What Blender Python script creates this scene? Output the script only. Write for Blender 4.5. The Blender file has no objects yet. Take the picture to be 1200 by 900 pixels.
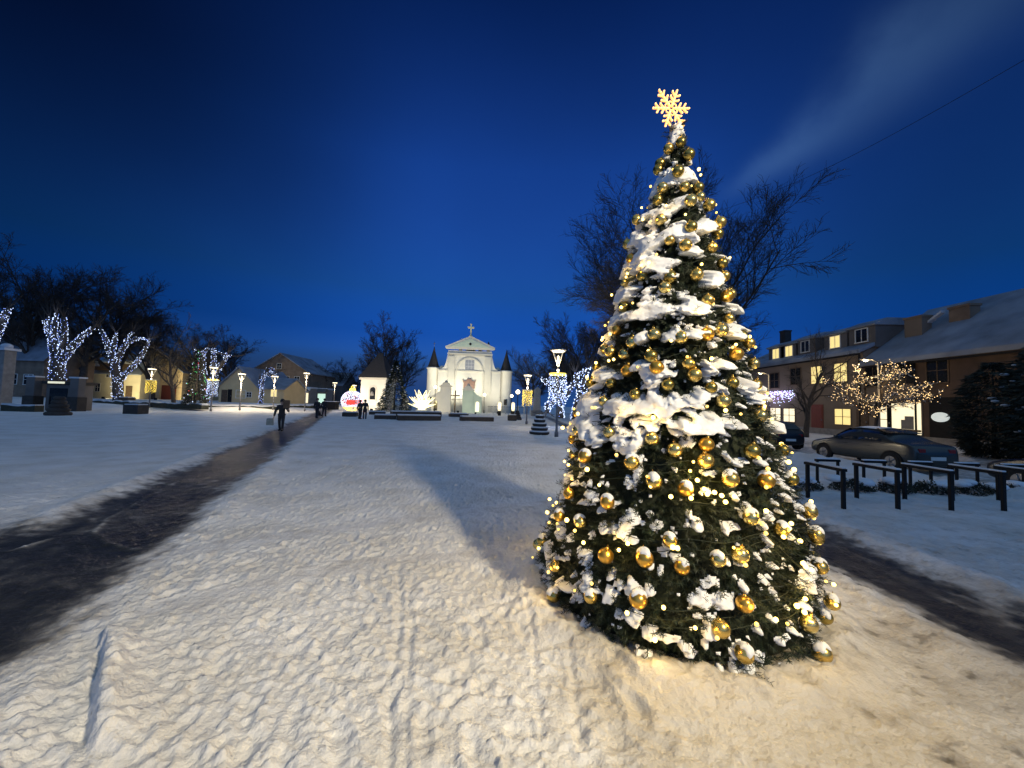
import bpy, bmesh, math, random
import numpy as np
from mathutils import Vector, Matrix

random.seed(11)
RNG = np.random.default_rng(11)
S = bpy.context.scene
COL = S.collection
R_ = math.radians
PI = math.pi

# ------------------------------------------------------------------ camera
FPX, CAMH = 450.0, 1.75
PITCH, ROLL = R_(3.05), R_(1.7)
_f = np.array([0, math.cos(PITCH), math.sin(PITCH)])
_r0 = np.array([1.0, 0, 0]); _u0 = np.array([0, -math.sin(PITCH), math.cos(PITCH)])
_r = math.cos(ROLL) * _r0 + math.sin(ROLL) * _u0
_u = -math.sin(ROLL) * _r0 + math.cos(ROLL) * _u0
camd = bpy.data.cameras.new('camera')
cam = bpy.data.objects.new('camera', camd); COL.objects.link(cam)
M = Matrix(((_r[0], _u[0], -_f[0], 0), (_r[1], _u[1], -_f[1], 0), (_r[2], _u[2], -_f[2], CAMH), (0, 0, 0, 1)))
cam.matrix_world = M
camd.sensor_fit = 'HORIZONTAL'; camd.sensor_width = 36.0; camd.lens = FPX / 1200 * 36.0
camd.clip_start = 0.05; camd.clip_end = 3000
S.camera = cam

# ------------------------------------------------------------------ world, sun, exposure
SUN_EL, SUN_AZ = R_(1.5), R_(200)
W = bpy.data.worlds.new('World'); S.world = W; W.use_nodes = True
nt = W.node_tree; nt.nodes.clear()
wo = nt.nodes.new('ShaderNodeOutputWorld'); bg = nt.nodes.new('ShaderNodeBackground')
sky = nt.nodes.new('ShaderNodeTexSky'); sky.sky_type = 'NISHITA'; sky.sun_disc = False
sky.sun_elevation = R_(0.0); sky.sun_rotation = R_(180); sky.ozone_density = 8.0; sky.air_density = 1.0; sky.dust_density = 0.3
def wnode(t, **kw):
    q = nt.nodes.new(t)
    for k, v in kw.items(): setattr(q, k, v)
    return q
wtc = wnode('ShaderNodeTexCoord'); wsx = wnode('ShaderNodeSeparateXYZ'); nt.links.new(wtc.outputs['Generated'], wsx.inputs[0])
dusk = wnode('ShaderNodeValToRGB'); e_ = dusk.color_ramp.elements          # the sun is down: darker and bluer towards the zenith
e_[0].position = .03; e_[0].color = (0, 0, 0, 1); e_[1].position = 1.0; e_[1].color = (.3, 1.6, 1.2, 1)
for p_, c_ in ((.12, (.75, 1.15, 1.02)), (.27, (1.5, 1.15, .60)), (.53, (.9, .98, .56)), (.74, (.3, .44, .28))):
    q_ = e_.new(p_); q_.color = (c_[0] * 6.667, c_[1] * 6.667, c_[2] * 6.667, 1)
nt.links.new(wsx.outputs[2], dusk.inputs[0])
azr = wnode('ShaderNodeMapRange'); azr.interpolation_type = 'SMOOTHSTEP'
azr.inputs[1].default_value = -.92; azr.inputs[2].default_value = -.15; azr.inputs[3].default_value = .34; azr.inputs[4].default_value = 1.0
nt.links.new(wsx.outputs[0], azr.inputs[0])
m1 = wnode('ShaderNodeVectorMath', operation='MULTIPLY'); m2 = wnode('ShaderNodeVectorMath', operation='SCALE')
nt.links.new(sky.outputs[0], m1.inputs[0]); nt.links.new(dusk.outputs[0], m1.inputs[1])
azt = wnode('ShaderNodeMapRange'); azt.interpolation_type = 'SMOOTHSTEP'; azt.inputs[1].default_value = -.75; azt.inputs[2].default_value = -.15; azt.inputs[3].default_value = 1; azt.inputs[4].default_value = 0; nt.links.new(wsx.outputs[0], azt.inputs[0])
azu = wnode('ShaderNodeMapRange'); azu.interpolation_type = 'SMOOTHSTEP'; azu.inputs[1].default_value = .22; azu.inputs[2].default_value = .62; nt.links.new(wsx.outputs[2], azu.inputs[0])
pr_ = wnode('ShaderNodeMath', operation='MULTIPLY'); nt.links.new(azt.outputs[0], pr_.inputs[0]); nt.links.new(azu.outputs[0], pr_.inputs[1])
pq_ = wnode('ShaderNodeMath', operation='MULTIPLY_ADD'); pq_.inputs[1].default_value = -.80; pq_.inputs[2].default_value = 1.0; nt.links.new(pr_.outputs[0], pq_.inputs[0])
pz_ = wnode('ShaderNodeMath', operation='MULTIPLY'); nt.links.new(pq_.outputs[0], pz_.inputs[0]); nt.links.new(azr.outputs[0], pz_.inputs[1])
nt.links.new(m1.outputs[0], m2.inputs[0]); nt.links.new(pz_.outputs[0], m2.inputs['Scale'])
# thin smoke-like cloud drifting up to the right
cA = Vector(_f * FPX + _r * (865 - 600) + _u * (450 - 215)).normalized(); cB = Vector(_f * FPX + _r * (1130 - 600) + _u * (450 - 10)).normalized()
cN = cA.cross(cB).normalized(); cT = (cB - cA).normalized()
def wdot(v):
    q = wnode('ShaderNodeVectorMath', operation='DOT_PRODUCT'); q.inputs[1].default_value = v; nt.links.new(wtc.outputs['Generated'], q.inputs[0]); return q.outputs['Value']
def wmath(op, a_, b_=None, c_=None):
    q = wnode('ShaderNodeMath', operation=op)
    for i_, x_ in enumerate((a_, b_, c_)):
        if x_ is None: continue
        if isinstance(x_, (int, float)): q.inputs[i_].default_value = x_
        else: nt.links.new(x_, q.inputs[i_])
    return q.outputs[0]
cn = wnode('ShaderNodeTexNoise'); cn.inputs['Scale'].default_value = 4.5; cn.inputs['Detail'].default_value = 5; nt.links.new(wtc.outputs['Generated'], cn.inputs['Vector'])
al = wmath('DIVIDE', wmath('SUBTRACT', wdot(cT), cA.dot(cT)), cB.dot(cT) - cA.dot(cT))      # 0 at the foot, 1 at the top right
dd = wmath('ADD', wdot(cN), wmath('MULTIPLY', wmath('SUBTRACT', cn.outputs[0], .5), .11))
wd = wmath('ADD', wmath('MULTIPLY', wmath('MAXIMUM', al, 0.0), .042), .024)
gz = wmath('EXPONENT', wmath('MULTIPLY', wmath('POWER', wmath('ABSOLUTE', wmath('DIVIDE', dd, wd)), 2.0), -1.0))
en = wnode('ShaderNodeMapRange'); en.interpolation_type = 'SMOOTHSTEP'; en.inputs[1].default_value = -.22; en.inputs[2].default_value = .30; nt.links.new(al, en.inputs[0])
en2 = wnode('ShaderNodeMapRange'); en2.interpolation_type = 'SMOOTHSTEP'; en2.inputs[1].default_value = .3; en2.inputs[2].default_value = 1.6; en2.inputs[3].default_value = 1; en2.inputs[4].default_value = .18; nt.links.new(al, en2.inputs[0])
cm = wmath('MULTIPLY', wmath('MULTIPLY', gz, wmath('MULTIPLY', en.outputs[0], en2.outputs[0])), wmath('MULTIPLY', cn.outputs[0], 1.7))
cs = wnode('ShaderNodeVectorMath', operation='SCALE'); cs.inputs[0].default_value = (.036 * 6.667, .072 * 6.667, .108 * 6.667); nt.links.new(cm, cs.inputs['Scale'])
azq = wnode('ShaderNodeMapRange'); azq.interpolation_type = 'SMOOTHSTEP'
azq.inputs[1].default_value = .25; azq.inputs[2].default_value = .75; azq.inputs[3].default_value = 1.0; azq.inputs[4].default_value = .62
nt.links.new(wsx.outputs[0], azq.inputs[0]); m2b = wnode('ShaderNodeVectorMath', operation='SCALE'); nt.links.new(m2.outputs[0], m2b.inputs[0]); nt.links.new(azq.outputs[0], m2b.inputs['Scale'])
hz = wnode('ShaderNodeValToRGB'); h_ = hz.color_ramp.elements; h_[0].position = 0; h_[0].color = (.016 * 6.667, .062 * 6.667, .22 * 6.667, 1); h_[1].position = .17; h_[1].color = (0, 0, 0, 1)
q_ = h_.new(.06); q_.color = (.012 * 6.667, .052 * 6.667, .20 * 6.667, 1); nt.links.new(wsx.outputs[2], hz.inputs[0])
m2c = wnode('ShaderNodeVectorMath', operation='SCALE'); nt.links.new(hz.outputs[0], m2c.inputs[0]); nt.links.new(wmath('MULTIPLY', azq.outputs[0], azr.outputs[0]), m2c.inputs['Scale'])
m2d = wnode('ShaderNodeVectorMath', operation='ADD'); nt.links.new(m2b.outputs[0], m2d.inputs[0]); nt.links.new(m2c.outputs[0], m2d.inputs[1])
m3 = wnode('ShaderNodeVectorMath', operation='ADD'); nt.links.new(m2d.outputs[0], m3.inputs[0]); nt.links.new(cs.outputs[0], m3.inputs[1])
sn2 = wnode('ShaderNodeTexNoise'); sn2.inputs['Scale'].default_value = 2.2; sn2.inputs['Detail'].default_value = 6; nt.links.new(wtc.outputs['Generated'], sn2.inputs['Vector'])
m4 = wnode('ShaderNodeVectorMath', operation='SCALE'); nt.links.new(m3.outputs[0], m4.inputs[0]); nt.links.new(wmath('MULTIPLY_ADD', sn2.outputs[0], .40, .82), m4.inputs['Scale'])
nt.links.new(m4.outputs[0], bg.inputs[0]); bg.inputs[1].default_value = 0.15
nt.links.new(bg.outputs[0], wo.inputs[0])
# the last glow of the dusk sky overhead, very soft
sd = bpy.data.lights.new('sun', 'SUN'); sd.energy = 0.62; sd.angle = R_(120); sd.color = (.40, .70, 1.0)
so = bpy.data.objects.new('sun', sd); COL.objects.link(so); so.rotation_euler = (R_(25), 0, 0)
S.view_settings.view_transform = 'Standard'; S.view_settings.look = 'None'
S.view_settings.exposure = 0.0; S.view_settings.gamma = 1.0; S.view_settings.use_curve_mapping = False
S.cycles.use_denoising = True
S.cycles.max_bounces = 6; S.cycles.sample_clamp_indirect = 4.0; S.cycles.sample_clamp_direct = 40.0
S.cycles.use_light_tree = True; S.cycles.caustics_reflective = False; S.cycles.caustics_refractive = False

# ------------------------------------------------------------------ pixel <-> world helpers (measuring the photograph)
def ray(px, py): return _f * FPX + _r * (px - 600) + _u * (450 - py)
def G(px, py, h=0.0):
    d = ray(px, py); t = (h - CAMH) / d[2]; return Vector((d[0] * t, d[1] * t, h))
def P(px, py, Y):
    d = ray(px, py); t = Y / d[1]; return Vector((d[0] * t, Y, CAMH + d[2] * t))
def PXX(px, py, X):
    d = ray(px, py); t = X / d[0]; return Vector((X, d[1] * t, CAMH + d[2] * t))
def sstep(a, b, x):
    t = np.clip((x - a) / (b - a), 0, 1); return t * t * (3 - 2 * t)
def HB(x, y):
    return 0.7 * sstep(42, 50, y) * (1 - sstep(-35, -28, x))
def HBf(x, y): return float(HB(np.float64(x), np.float64(y)))
def GH(px, py):
    h = 0.0
    for _ in range(12):
        g = G(px, py, h); h = 0.5 * h + 0.5 * HBf(g.x, g.y)
    return G(px, py, h)

# ------------------------------------------------------------------ numpy noise
_perm = RNG.random((64, 64, 64))
def vnoise(p):
    i = np.floor(p).astype(np.int64); f = p - i; f = f * f * (3 - 2 * f)
    i0 = i & 63; i1 = (i + 1) & 63
    x0, y0, z0 = i0[..., 0], i0[..., 1], i0[..., 2]; x1, y1, z1 = i1[..., 0], i1[..., 1], i1[..., 2]
    fx, fy, fz = f[..., 0], f[..., 1], f[..., 2]
    c = _perm
    a = c[x0, y0, z0] * (1 - fx) + c[x1, y0, z0] * fx; b = c[x0, y1, z0] * (1 - fx) + c[x1, y1, z0] * fx
    d = c[x0, y0, z1] * (1 - fx) + c[x1, y0, z1] * fx; e = c[x0, y1, z1] * (1 - fx) + c[x1, y1, z1] * fx
    return (a * (1 - fy) + b * fy) * (1 - fz) + (d * (1 - fy) + e * fy) * fz
def fbm(p, o=3, lac=2.03, g=0.5):
    s = 0; a = 1; t = 0
    for k in range(o):
        s = s + a * vnoise(p + 17.3 * k); t += a; a *= g; p = p * lac
    return s / t

# ------------------------------------------------------------------ materials
MATS = {}
def mat(name, col, rough=0.7, metal=0.0, var=0.25, scale=8.0, bump=0.15, bscale=None, emit=None, estr=0.0, spec=0.5, sample=True, dist=0.02):
    if name in MATS: return MATS[name]
    m = bpy.data.materials.new(name); m.use_nodes = True; n = m.node_tree; b = n.nodes['Principled BSDF']
    tc = n.nodes.new('ShaderNodeTexCoord')
    nz = n.nodes.new('ShaderNodeTexNoise'); nz.inputs['Scale'].default_value = scale; nz.inputs['Detail'].default_value = 5
    n.links.new(tc.outputs['Object'], nz.inputs['Vector'])
    rp = n.nodes.new('ShaderNodeValToRGB')
    c0 = [max(0, c * (1 - var)) for c in col]; c1 = [min(1, c * (1 + var)) for c in col]
    rp.color_ramp.elements[0].position = .3; rp.color_ramp.elements[1].position = .7
    rp.color_ramp.elements[0].color = (*c0, 1); rp.color_ramp.elements[1].color = (*c1, 1)
    n.links.new(nz.outputs[0], rp.inputs[0]); n.links.new(rp.outputs[0], b.inputs['Base Color'])
    b.inputs['Roughness'].default_value = rough; b.inputs['Metallic'].default_value = metal
    b.inputs['Specular IOR Level'].default_value = spec
    if bump > 0:
        nb = n.nodes.new('ShaderNodeTexNoise'); nb.inputs['Scale'].default_value = bscale or scale * 5; nb.inputs['Detail'].default_value = 4
        n.links.new(tc.outputs['Object'], nb.inputs['Vector'])
        bp = n.nodes.new('ShaderNodeBump'); bp.inputs['Strength'].default_value = bump; bp.inputs['Distance'].default_value = dist
        n.links.new(nb.outputs[0], bp.inputs['Height']); n.links.new(bp.outputs[0], b.inputs['Normal'])
    if emit:
        b.inputs['Emission Color'].default_value = (*emit, 1); b.inputs['Emission Strength'].default_value = estr
        if not sample: m.cycles.emission_sampling = 'NONE'
    MATS[name] = m; return m

def brickmat(name, c1, c2, mortar, scale=4.0):
    m = bpy.data.materials.new(name); m.use_nodes = True; n = m.node_tree; b = n.nodes['Principled BSDF']
    tc = n.nodes.new('ShaderNodeTexCoord'); mp = n.nodes.new('ShaderNodeMapping'); mp.inputs['Rotation'].default_value = (R_(90), 0, R_(90))
    br = n.nodes.new('ShaderNodeTexBrick'); br.inputs['Scale'].default_value = scale
    br.inputs['Color1'].default_value = (*c1, 1); br.inputs['Color2'].default_value = (*c2, 1); br.inputs['Mortar'].default_value = (*mortar, 1)
    n.links.new(tc.outputs['Object'], mp.inputs[0]); n.links.new(mp.outputs[0], br.inputs['Vector'])
    nz = n.nodes.new('ShaderNodeTexNoise'); nz.inputs['Scale'].default_value = 1.2; nz.inputs['Detail'].default_value = 6
    n.links.new(tc.outputs['Object'], nz.inputs['Vector'])
    mx = n.nodes.new('ShaderNodeMix'); mx.data_type = 'RGBA'; mx.blend_type = 'MULTIPLY'; mx.inputs[0].default_value = .7
    n.links.new(br.outputs[0], mx.inputs[6]); n.links.new(nz.outputs[0], mx.inputs[7]); n.links.new(mx.outputs[2], b.inputs['Base Color'])
    b.inputs['Roughness'].default_value = .85; MATS[name] = m; return m

M_snow = mat('snow', (.80, .82, .86), .55, var=.04, scale=3, bump=.35, bscale=38, dist=.012)
M_roofsnow = mat('roof snow', (.52, .56, .62), .6, var=.08, scale=.8, bump=.4, bscale=6, dist=.05)
M_needle = mat('fir needle', (.009, .020, .0075), .6, var=.45, scale=5, bump=0)
M_core = mat('dark inner branches', (.018, .026, .013), .9, var=.3, bump=.3)
M_dimroofsnow = mat('roof snow darkened as dusk shade', (.215, .245, .30), .7, var=.35, scale=.55, bump=.4, bscale=6, dist=.05)  # roof snow coloured darker to stand in for the weak light on it
M_bark = mat('bark', (.05, .042, .036), .9, var=.35, scale=6, bump=.4)
M_twig = mat('twig', (.042, .036, .034), .9, var=.2, bump=0)
M_gold = mat('gold glass', (.74, .52, .15), .27, .92, var=.08, scale=3, bump=.02)
M_amber = mat('amber glass', (.78, .44, .08), .28, .9, var=.08, scale=3, bump=.02)
M_pale = mat('pale gold glass', (.72, .57, .22), .23, .92, var=.08, scale=3, bump=.02)
M_dgold = mat('old gold glass', (.44, .33, .09), .25, .92, var=.1, scale=3, bump=.02)
M_bulb = mat('warm bulb', (.9, .7, .4), .4, var=0, bump=0, emit=(1, .70, .15), estr=6, sample=False)
M_bulbdim = mat('dim warm bulb', (.9, .7, .4), .4, var=0, bump=0, emit=(1, .62, .09), estr=2.2, sample=False)
M_rope = mat('amber rope light', (.9, .6, .3), .4, var=0, bump=0, emit=(1, .42, .09), estr=1.15, sample=False)
M_ropeb = mat('amber rope bulb', (.9, .6, .3), .4, var=0, bump=0, emit=(1, .62, .20), estr=2.2, sample=False)
M_wire = mat('green wire', (.01, .02, .01), .6, var=.2, bump=0)
M_wbulb = mat('cold white bulb', (.8, .85, 1), .4, var=0, bump=0, emit=(.62, .74, 1), estr=2.6, sample=False)
M_bbulb = mat('blue white bulb', (.5, .6, 1), .4, var=0, bump=0, emit=(.22, .33, 1), estr=1.5, sample=False)
M_ybulb = mat('yellow bulb', (1, .8, .2), .4, var=0, bump=0, emit=(1, .72, .10), estr=2.0, sample=False)
M_obulb = mat('orange tree bulb', (1, .7, .4), .4, var=0, bump=0, emit=(1, .66, .28), estr=3.0, sample=False)
M_rbulb = mat('red bulb', (1, .1, .1), .4, var=0, bump=0, emit=(1, .04, .03), estr=1.4, sample=False)
M_gbulb = mat('green bulb', (.1, 1, .2), .4, var=0, bump=0, emit=(.1, .8, .25), estr=.8, sample=False)
M_lamp = mat('lamp glow', (1, .9, .7), .4, var=0, bump=0, emit=(1, .86, .56), estr=3.2, sample=False)
M_lampsoft = mat('lamp cone glow', (1, .9, .7), .4, var=0, bump=0, emit=(1, .82, .48), estr=1.1, sample=False)
M_steel = mat('grey painted steel', (.16, .16, .17), .5, .3, var=.15, bump=.05)
M_black = mat('black painted steel', (.012, .012, .013), .7, 0, var=.2, bump=.05, spec=.2)
M_cream = mat('cream render', (.72, .69, .60), .85, var=.06, scale=.6, bump=.15, bscale=12)
M_creamd = mat('cream trim', (.64, .61, .52), .85, var=.06, scale=.8, bump=.1)
M_mint = mat('pale green render', (.56, .66, .52), .85, var=.06, scale=.8, bump=.1)
M_ochre = mat('yellow render', (.60, .46, .25), .85, var=.1, scale=.7, bump=.15)
M_pale_wall = mat('pale yellow render', (.62, .56, .40), .85, var=.1, scale=.7, bump=.15)
M_dwall = mat('grey dark render', (.13, .12, .115), .9, var=.2, scale=.8, bump=.2)
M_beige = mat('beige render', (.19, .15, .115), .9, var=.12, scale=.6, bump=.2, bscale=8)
M_brownwall = mat('brown old brick', (.20, .145, .105), .9, var=.25, scale=1.2, bump=.3)
M_brick = brickmat('red brick', (.20, .062, .030), (.15, .045, .022), (.13, .085, .062), 3.0)
M_tile = mat('dark roof tile', (.030, .026, .025), .8, var=.3, scale=4, bump=.4)
M_wood = mat('old wood', (.10, .065, .04), .8, var=.3, scale=5, bump=.3)
M_reddoor = mat('red brown door', (.16, .035, .02), .6, var=.2, bump=.1)
M_white = mat('white paint', (.75, .74, .70), .6, var=.06, bump=.05)
M_glass = mat('dark glass', (.015, .018, .022), .08, var=.2, bump=0)
M_lit = mat('lit window', (.8, .7, .4), .4, var=.1, bump=0, emit=(1, .76, .26), estr=.95)
M_lit2 = mat('lit shop window', (.8, .75, .6), .4, var=.1, bump=0, emit=(1, .86, .55), estr=1.1)
M_stone = mat('grey stone', (.22, .21, .20), .85, var=.2, scale=3, bump=.3)
M_slab = mat('dark bench wood', (.035, .03, .027), .8, var=.3, scale=3, bump=.2)
M_coat = mat('dark coat', (.018, .018, .022), .9, var=.3, bump=.2)
M_jean = mat('dark trousers', (.015, .017, .025), .9, var=.3, bump=.2)
M_skin = mat('skin', (.50, .32, .24), .6, var=.05, bump=0)
M_hair = mat('dark hair', (.02, .015, .012), .7, var=.2, bump=0)
M_carpaint = mat('grey green car paint', (.058, .060, .056), .26, .3, var=.05, bump=0, spec=.6)
M_cardark = mat('dark blue car paint', (.012, .014, .02), .28, .4, var=.05, bump=0, spec=.6)
M_carwhite = mat('white car paint', (.6, .6, .58), .35, .1, var=.05, bump=0)
M_tyre = mat('tyre', (.012, .012, .012), .85, var=.2, bump=.1)
M_rim = mat('alloy rim', (.30, .30, .31), .35, .8, var=.1, bump=0)
M_red = mat('red light panel', (.8, .05, .04), .5, var=.1, bump=0, emit=(1, .06, .04), estr=.9)
M_yel = mat('yellow awning', (.8, .7, .05), .6, var=.1, bump=0, emit=(.9, .85, .05), estr=.55)
M_hedge = mat('hedge leaf', (.03, .034, .022), .8, var=.4, scale=5, bump=.4)

# ------------------------------------------------------------------ mesh builder
class MB:
    def __init__(s): s.v = []; s.f = []; s.sm = []; s.mi = []
    def add(s, vs, fs, smooth=False, mi=0):
        o = len(s.v); s.v.extend([tuple(v) for v in vs]); s.f.extend([tuple(i + o for i in f) for f in fs])
        s.sm.extend([smooth] * len(fs)); s.mi.extend([mi] * len(fs)); return s
    def box(s, x0, y0, z0, x1, y1, z1, mi=0):
        v = [(x0, y0, z0), (x1, y0, z0), (x1, y1, z0), (x0, y1, z0), (x0, y0, z1), (x1, y0, z1), (x1, y1, z1), (x0, y1, z1)]
        return s.add(v, [(0, 3, 2, 1), (4, 5, 6, 7), (0, 1, 5, 4), (1, 2, 6, 5), (2, 3, 7, 6), (3, 0, 4, 7)], mi=mi)
    def tube(s, pts, rad, n=6, cap=True, mi=0):
        pts = [Vector(p) for p in pts]
        if not hasattr(rad, '__len__'): rad = [rad] * len(pts)
        vs = []; fs = []; m = len(pts); ref = None
        for i, p in enumerate(pts):
            d = (pts[min(i + 1, m - 1)] - pts[max(i - 1, 0)])
            if d.length < 1e-9: d = Vector((0, 0, 1))
            d.normalize()
            if ref is None: ref = Vector((1, 0, 0)) if abs(d.x) < .8 else Vector((0, 1, 0))
            a = d.cross(ref)
            if a.length < 1e-4: a = d.cross(Vector((0, 1, .3)))
            a.normalize(); b = d.cross(a); ref = b.cross(d) if False else ref
            for k in range(n):
                t = 2 * PI * k / n; vs.append(p + (a * math.cos(t) + b * math.sin(t)) * rad[i])
        for i in range(m - 1):
            for k in range(n):
                k2 = (k + 1) % n; fs.append((i * n + k, i * n + k2, (i + 1) * n + k2, (i + 1) * n + k))
        if cap: fs.append(tuple(range(n))); fs.append(tuple((m - 1) * n + k for k in reversed(range(n))))
        return s.add(vs, fs, True, mi)
    def lathe(s, prof, n=20, c=(0, 0, 0), mi=0, smooth=True):
        vs = []; fs = []; m = len(prof)
        for (r, z) in prof:
            for k in range(n):
                t = 2 * PI * k / n; vs.append((c[0] + r * math.cos(t), c[1] + r * math.sin(t), c[2] + z))
        for i in range(m - 1):
            for k in range(n):
                k2 = (k + 1) % n; fs.append((i * n + k, i * n + k2, (i + 1) * n + k2, (i + 1) * n + k))
        fs.append(tuple(reversed(range(n)))); fs.append(tuple((m - 1) * n + k for k in range(n)))
        return s.add(vs, fs, smooth, mi)
    def ball(s, c, r, n=12, m=8, sq=1.0, mi=0):
        return s.lathe([(max(1e-4, r * math.sin(PI * i / m)), -r * sq * math.cos(PI * i / m)) for i in range(m + 1)], n, c, mi)
    def octa(s, c, r, mi=0):
        x, y, z = c
        v = [(x + r, y, z), (x - r, y, z), (x, y + r, z), (x, y - r, z), (x, y, z + r), (x, y, z - r)]
        return s.add(v, [(0, 2, 4), (2, 1, 4), (1, 3, 4), (3, 0, 4), (2, 0, 5), (1, 2, 5), (3, 1, 5), (0, 3, 5)], True, mi)
    def prism(s, poly, y0, y1, mi=0):                       # outline in x,z extruded along y
        n = len(poly); v = [(x, y0, z) for x, z in poly] + [(x, y1, z) for x, z in poly]
        f = [tuple(range(n)), tuple(reversed(range(n, 2 * n)))] + [(i, i + n, (i + 1) % n + n, (i + 1) % n) for i in range(n)]
        return s.add(v, f, mi=mi)
    def prismx(s, poly, x0, x1, mi=0):                      # outline in y,z extruded along x
        n = len(poly); v = [(x0, y, z) for y, z in poly] + [(x1, y, z) for y, z in poly]
        f = [tuple(range(n)), tuple(reversed(range(n, 2 * n)))] + [(i, i + n, (i + 1) % n + n, (i + 1) % n) for i in range(n)]
        return s.add(v, f, mi=mi)
    def build(s, name, m, parent=None, loc=None, bevel=0.0, fix=True):
        me = bpy.data.meshes.new(name); me.from_pydata(s.v, [], s.f)
        ms = m if isinstance(m, (list, tuple)) else [m]
        for q in ms: me.materials.append(q)
        me.polygons.foreach_set('use_smooth', s.sm)
        if len(ms) > 1: me.polygons.foreach_set('material_index', s.mi)
        if fix:
            b = bmesh.new(); b.from_mesh(me); bmesh.ops.recalc_face_normals(b, faces=b.faces); b.to_mesh(me); b.free()
        me.update(); o = bpy.data.objects.new(name, me); COL.objects.link(o)
        if parent: o.parent = parent
        if loc is not None: o.location = loc
        if bevel:
            md = o.modifiers.new('bevel', 'BEVEL'); md.width = bevel; md.segments = 2; md.limit_method = 'ANGLE'
        return o

def npmesh(name, v, f, m, parent=None, smooth=True):
    me = bpy.data.meshes.new(name); v = np.asarray(v, np.float32); f = np.asarray(f, np.int32)
    k = f.shape[1]; me.vertices.add(len(v)); me.vertices.foreach_set('co', v.ravel())
    me.loops.add(f.size); me.loops.foreach_set('vertex_index', f.ravel())
    me.polygons.add(len(f)); me.polygons.foreach_set('loop_start', np.arange(0, f.size, k, dtype=np.int32))
    me.polygons.foreach_set('use_smooth', np.full(len(f), smooth)); me.materials.append(m)
    me.update(calc_edges=True); me.validate()
    o = bpy.data.objects.new(name, me); COL.objects.link(o)
    if parent: o.parent = parent
    return o

def tag(o, label, cat, group=None, kind=None):
    o['label'] = label; o['category'] = cat
    if group: o['group'] = group
    if kind: o['kind'] = kind
    return o
def thing(name, label, cat, loc=(0, 0, 0), rz=0.0, group=None, sc=1.0):
    o = bpy.data.objects.new(name, None); COL.objects.link(o); o.empty_display_size = .2
    o.location = loc; o.rotation_euler = (0, 0, rz); o.scale = (sc, sc, sc)
    return tag(o, label, cat, group)
def copytree(o, parent=None):
    c = o.copy(); COL.objects.link(c)
    if parent: c.parent = parent
    for ch in list(o.children): copytree(ch, c)
    return c
def relabel(o, label, loc, rz=0.0, sc=None):
    o['label'] = label; o.location = loc; o.rotation_euler = (0, 0, rz)
    if sc: o.scale = (sc, sc, sc)
    return o
def light(name, kind, loc, power, color, parent=None, radius=.1, rot=None, spot=None, blend=.6):
    d = bpy.data.lights.new(name, kind); d.energy = power; d.color = color
    if kind in ('POINT', 'SPOT'): d.shadow_soft_size = radius
    if spot: d.spot_size = spot; d.spot_blend = blend
    o = bpy.data.objects.new(name, d); COL.objects.link(o); o.location = loc
    if rot: o.rotation_euler = rot
    if parent: o.parent = parent
    return o

# ================================================================== key street lamp behind the camera
def street_lantern(name, label, loc, h=4.9, group='street lanterns around the square', power=700, lit=(1, .80, .52), detail=True):
    t = thing(name, label, 'street lamp', loc, 0, group)
    b = MB(); b.lathe([(.11, 0), (.11, .25), (.075, .3), (.06, .9), (.05, h - .85)], 12); b.build('pole', M_steel, t)
    b = MB(); b.lathe([(.02, h - .02), (.42, h - .02), (.45, h), (.44, h + .04), (.30, h + .10), (.02, h + .12)], 24); b.build('lamp_cap', M_steel, t)
    b = MB()
    for k in range(4):
        a = PI / 4 + k * PI / 2
        b.tube([(.06 * math.cos(a), .06 * math.sin(a), h - .86), (.41 * math.cos(a), .41 * math.sin(a), h - .02)], .016, 6)
    b.lathe([(.03, h - .9), (.09, h - .88), (.09, h - .80), (.03, h - .78)], 12); b.build('bracket', M_white, t)
    b = MB(); b.lathe([(.02, h - .10), (.30, h - .09), (.36, h - .06), (.36, h - .03), (.02, h - .025)], 16); b.lathe([(.02, h - .74), (.065, h - .68), (.06, h - .34), (.02, h - .30)], 12)
    b.build('lamp_glow', M_lamp, t)
    if power > 1500:                                       # a street optic that throws its light forward over the square
        light('lamp_light', 'SPOT', (0, 0, h - 1.05), power, lit, t, .30, (Vector((-4.8, 5.6, 0)) - Vector(loc) - Vector((0, 0, h - 1.05))).to_track_quat('-Z', 'Y').to_euler(), R_(98), 1.0)
    elif power > 0: light('lamp_light', 'POINT', (0, 0, h - 1.05), power, lit, t, .18)
    return t

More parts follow.
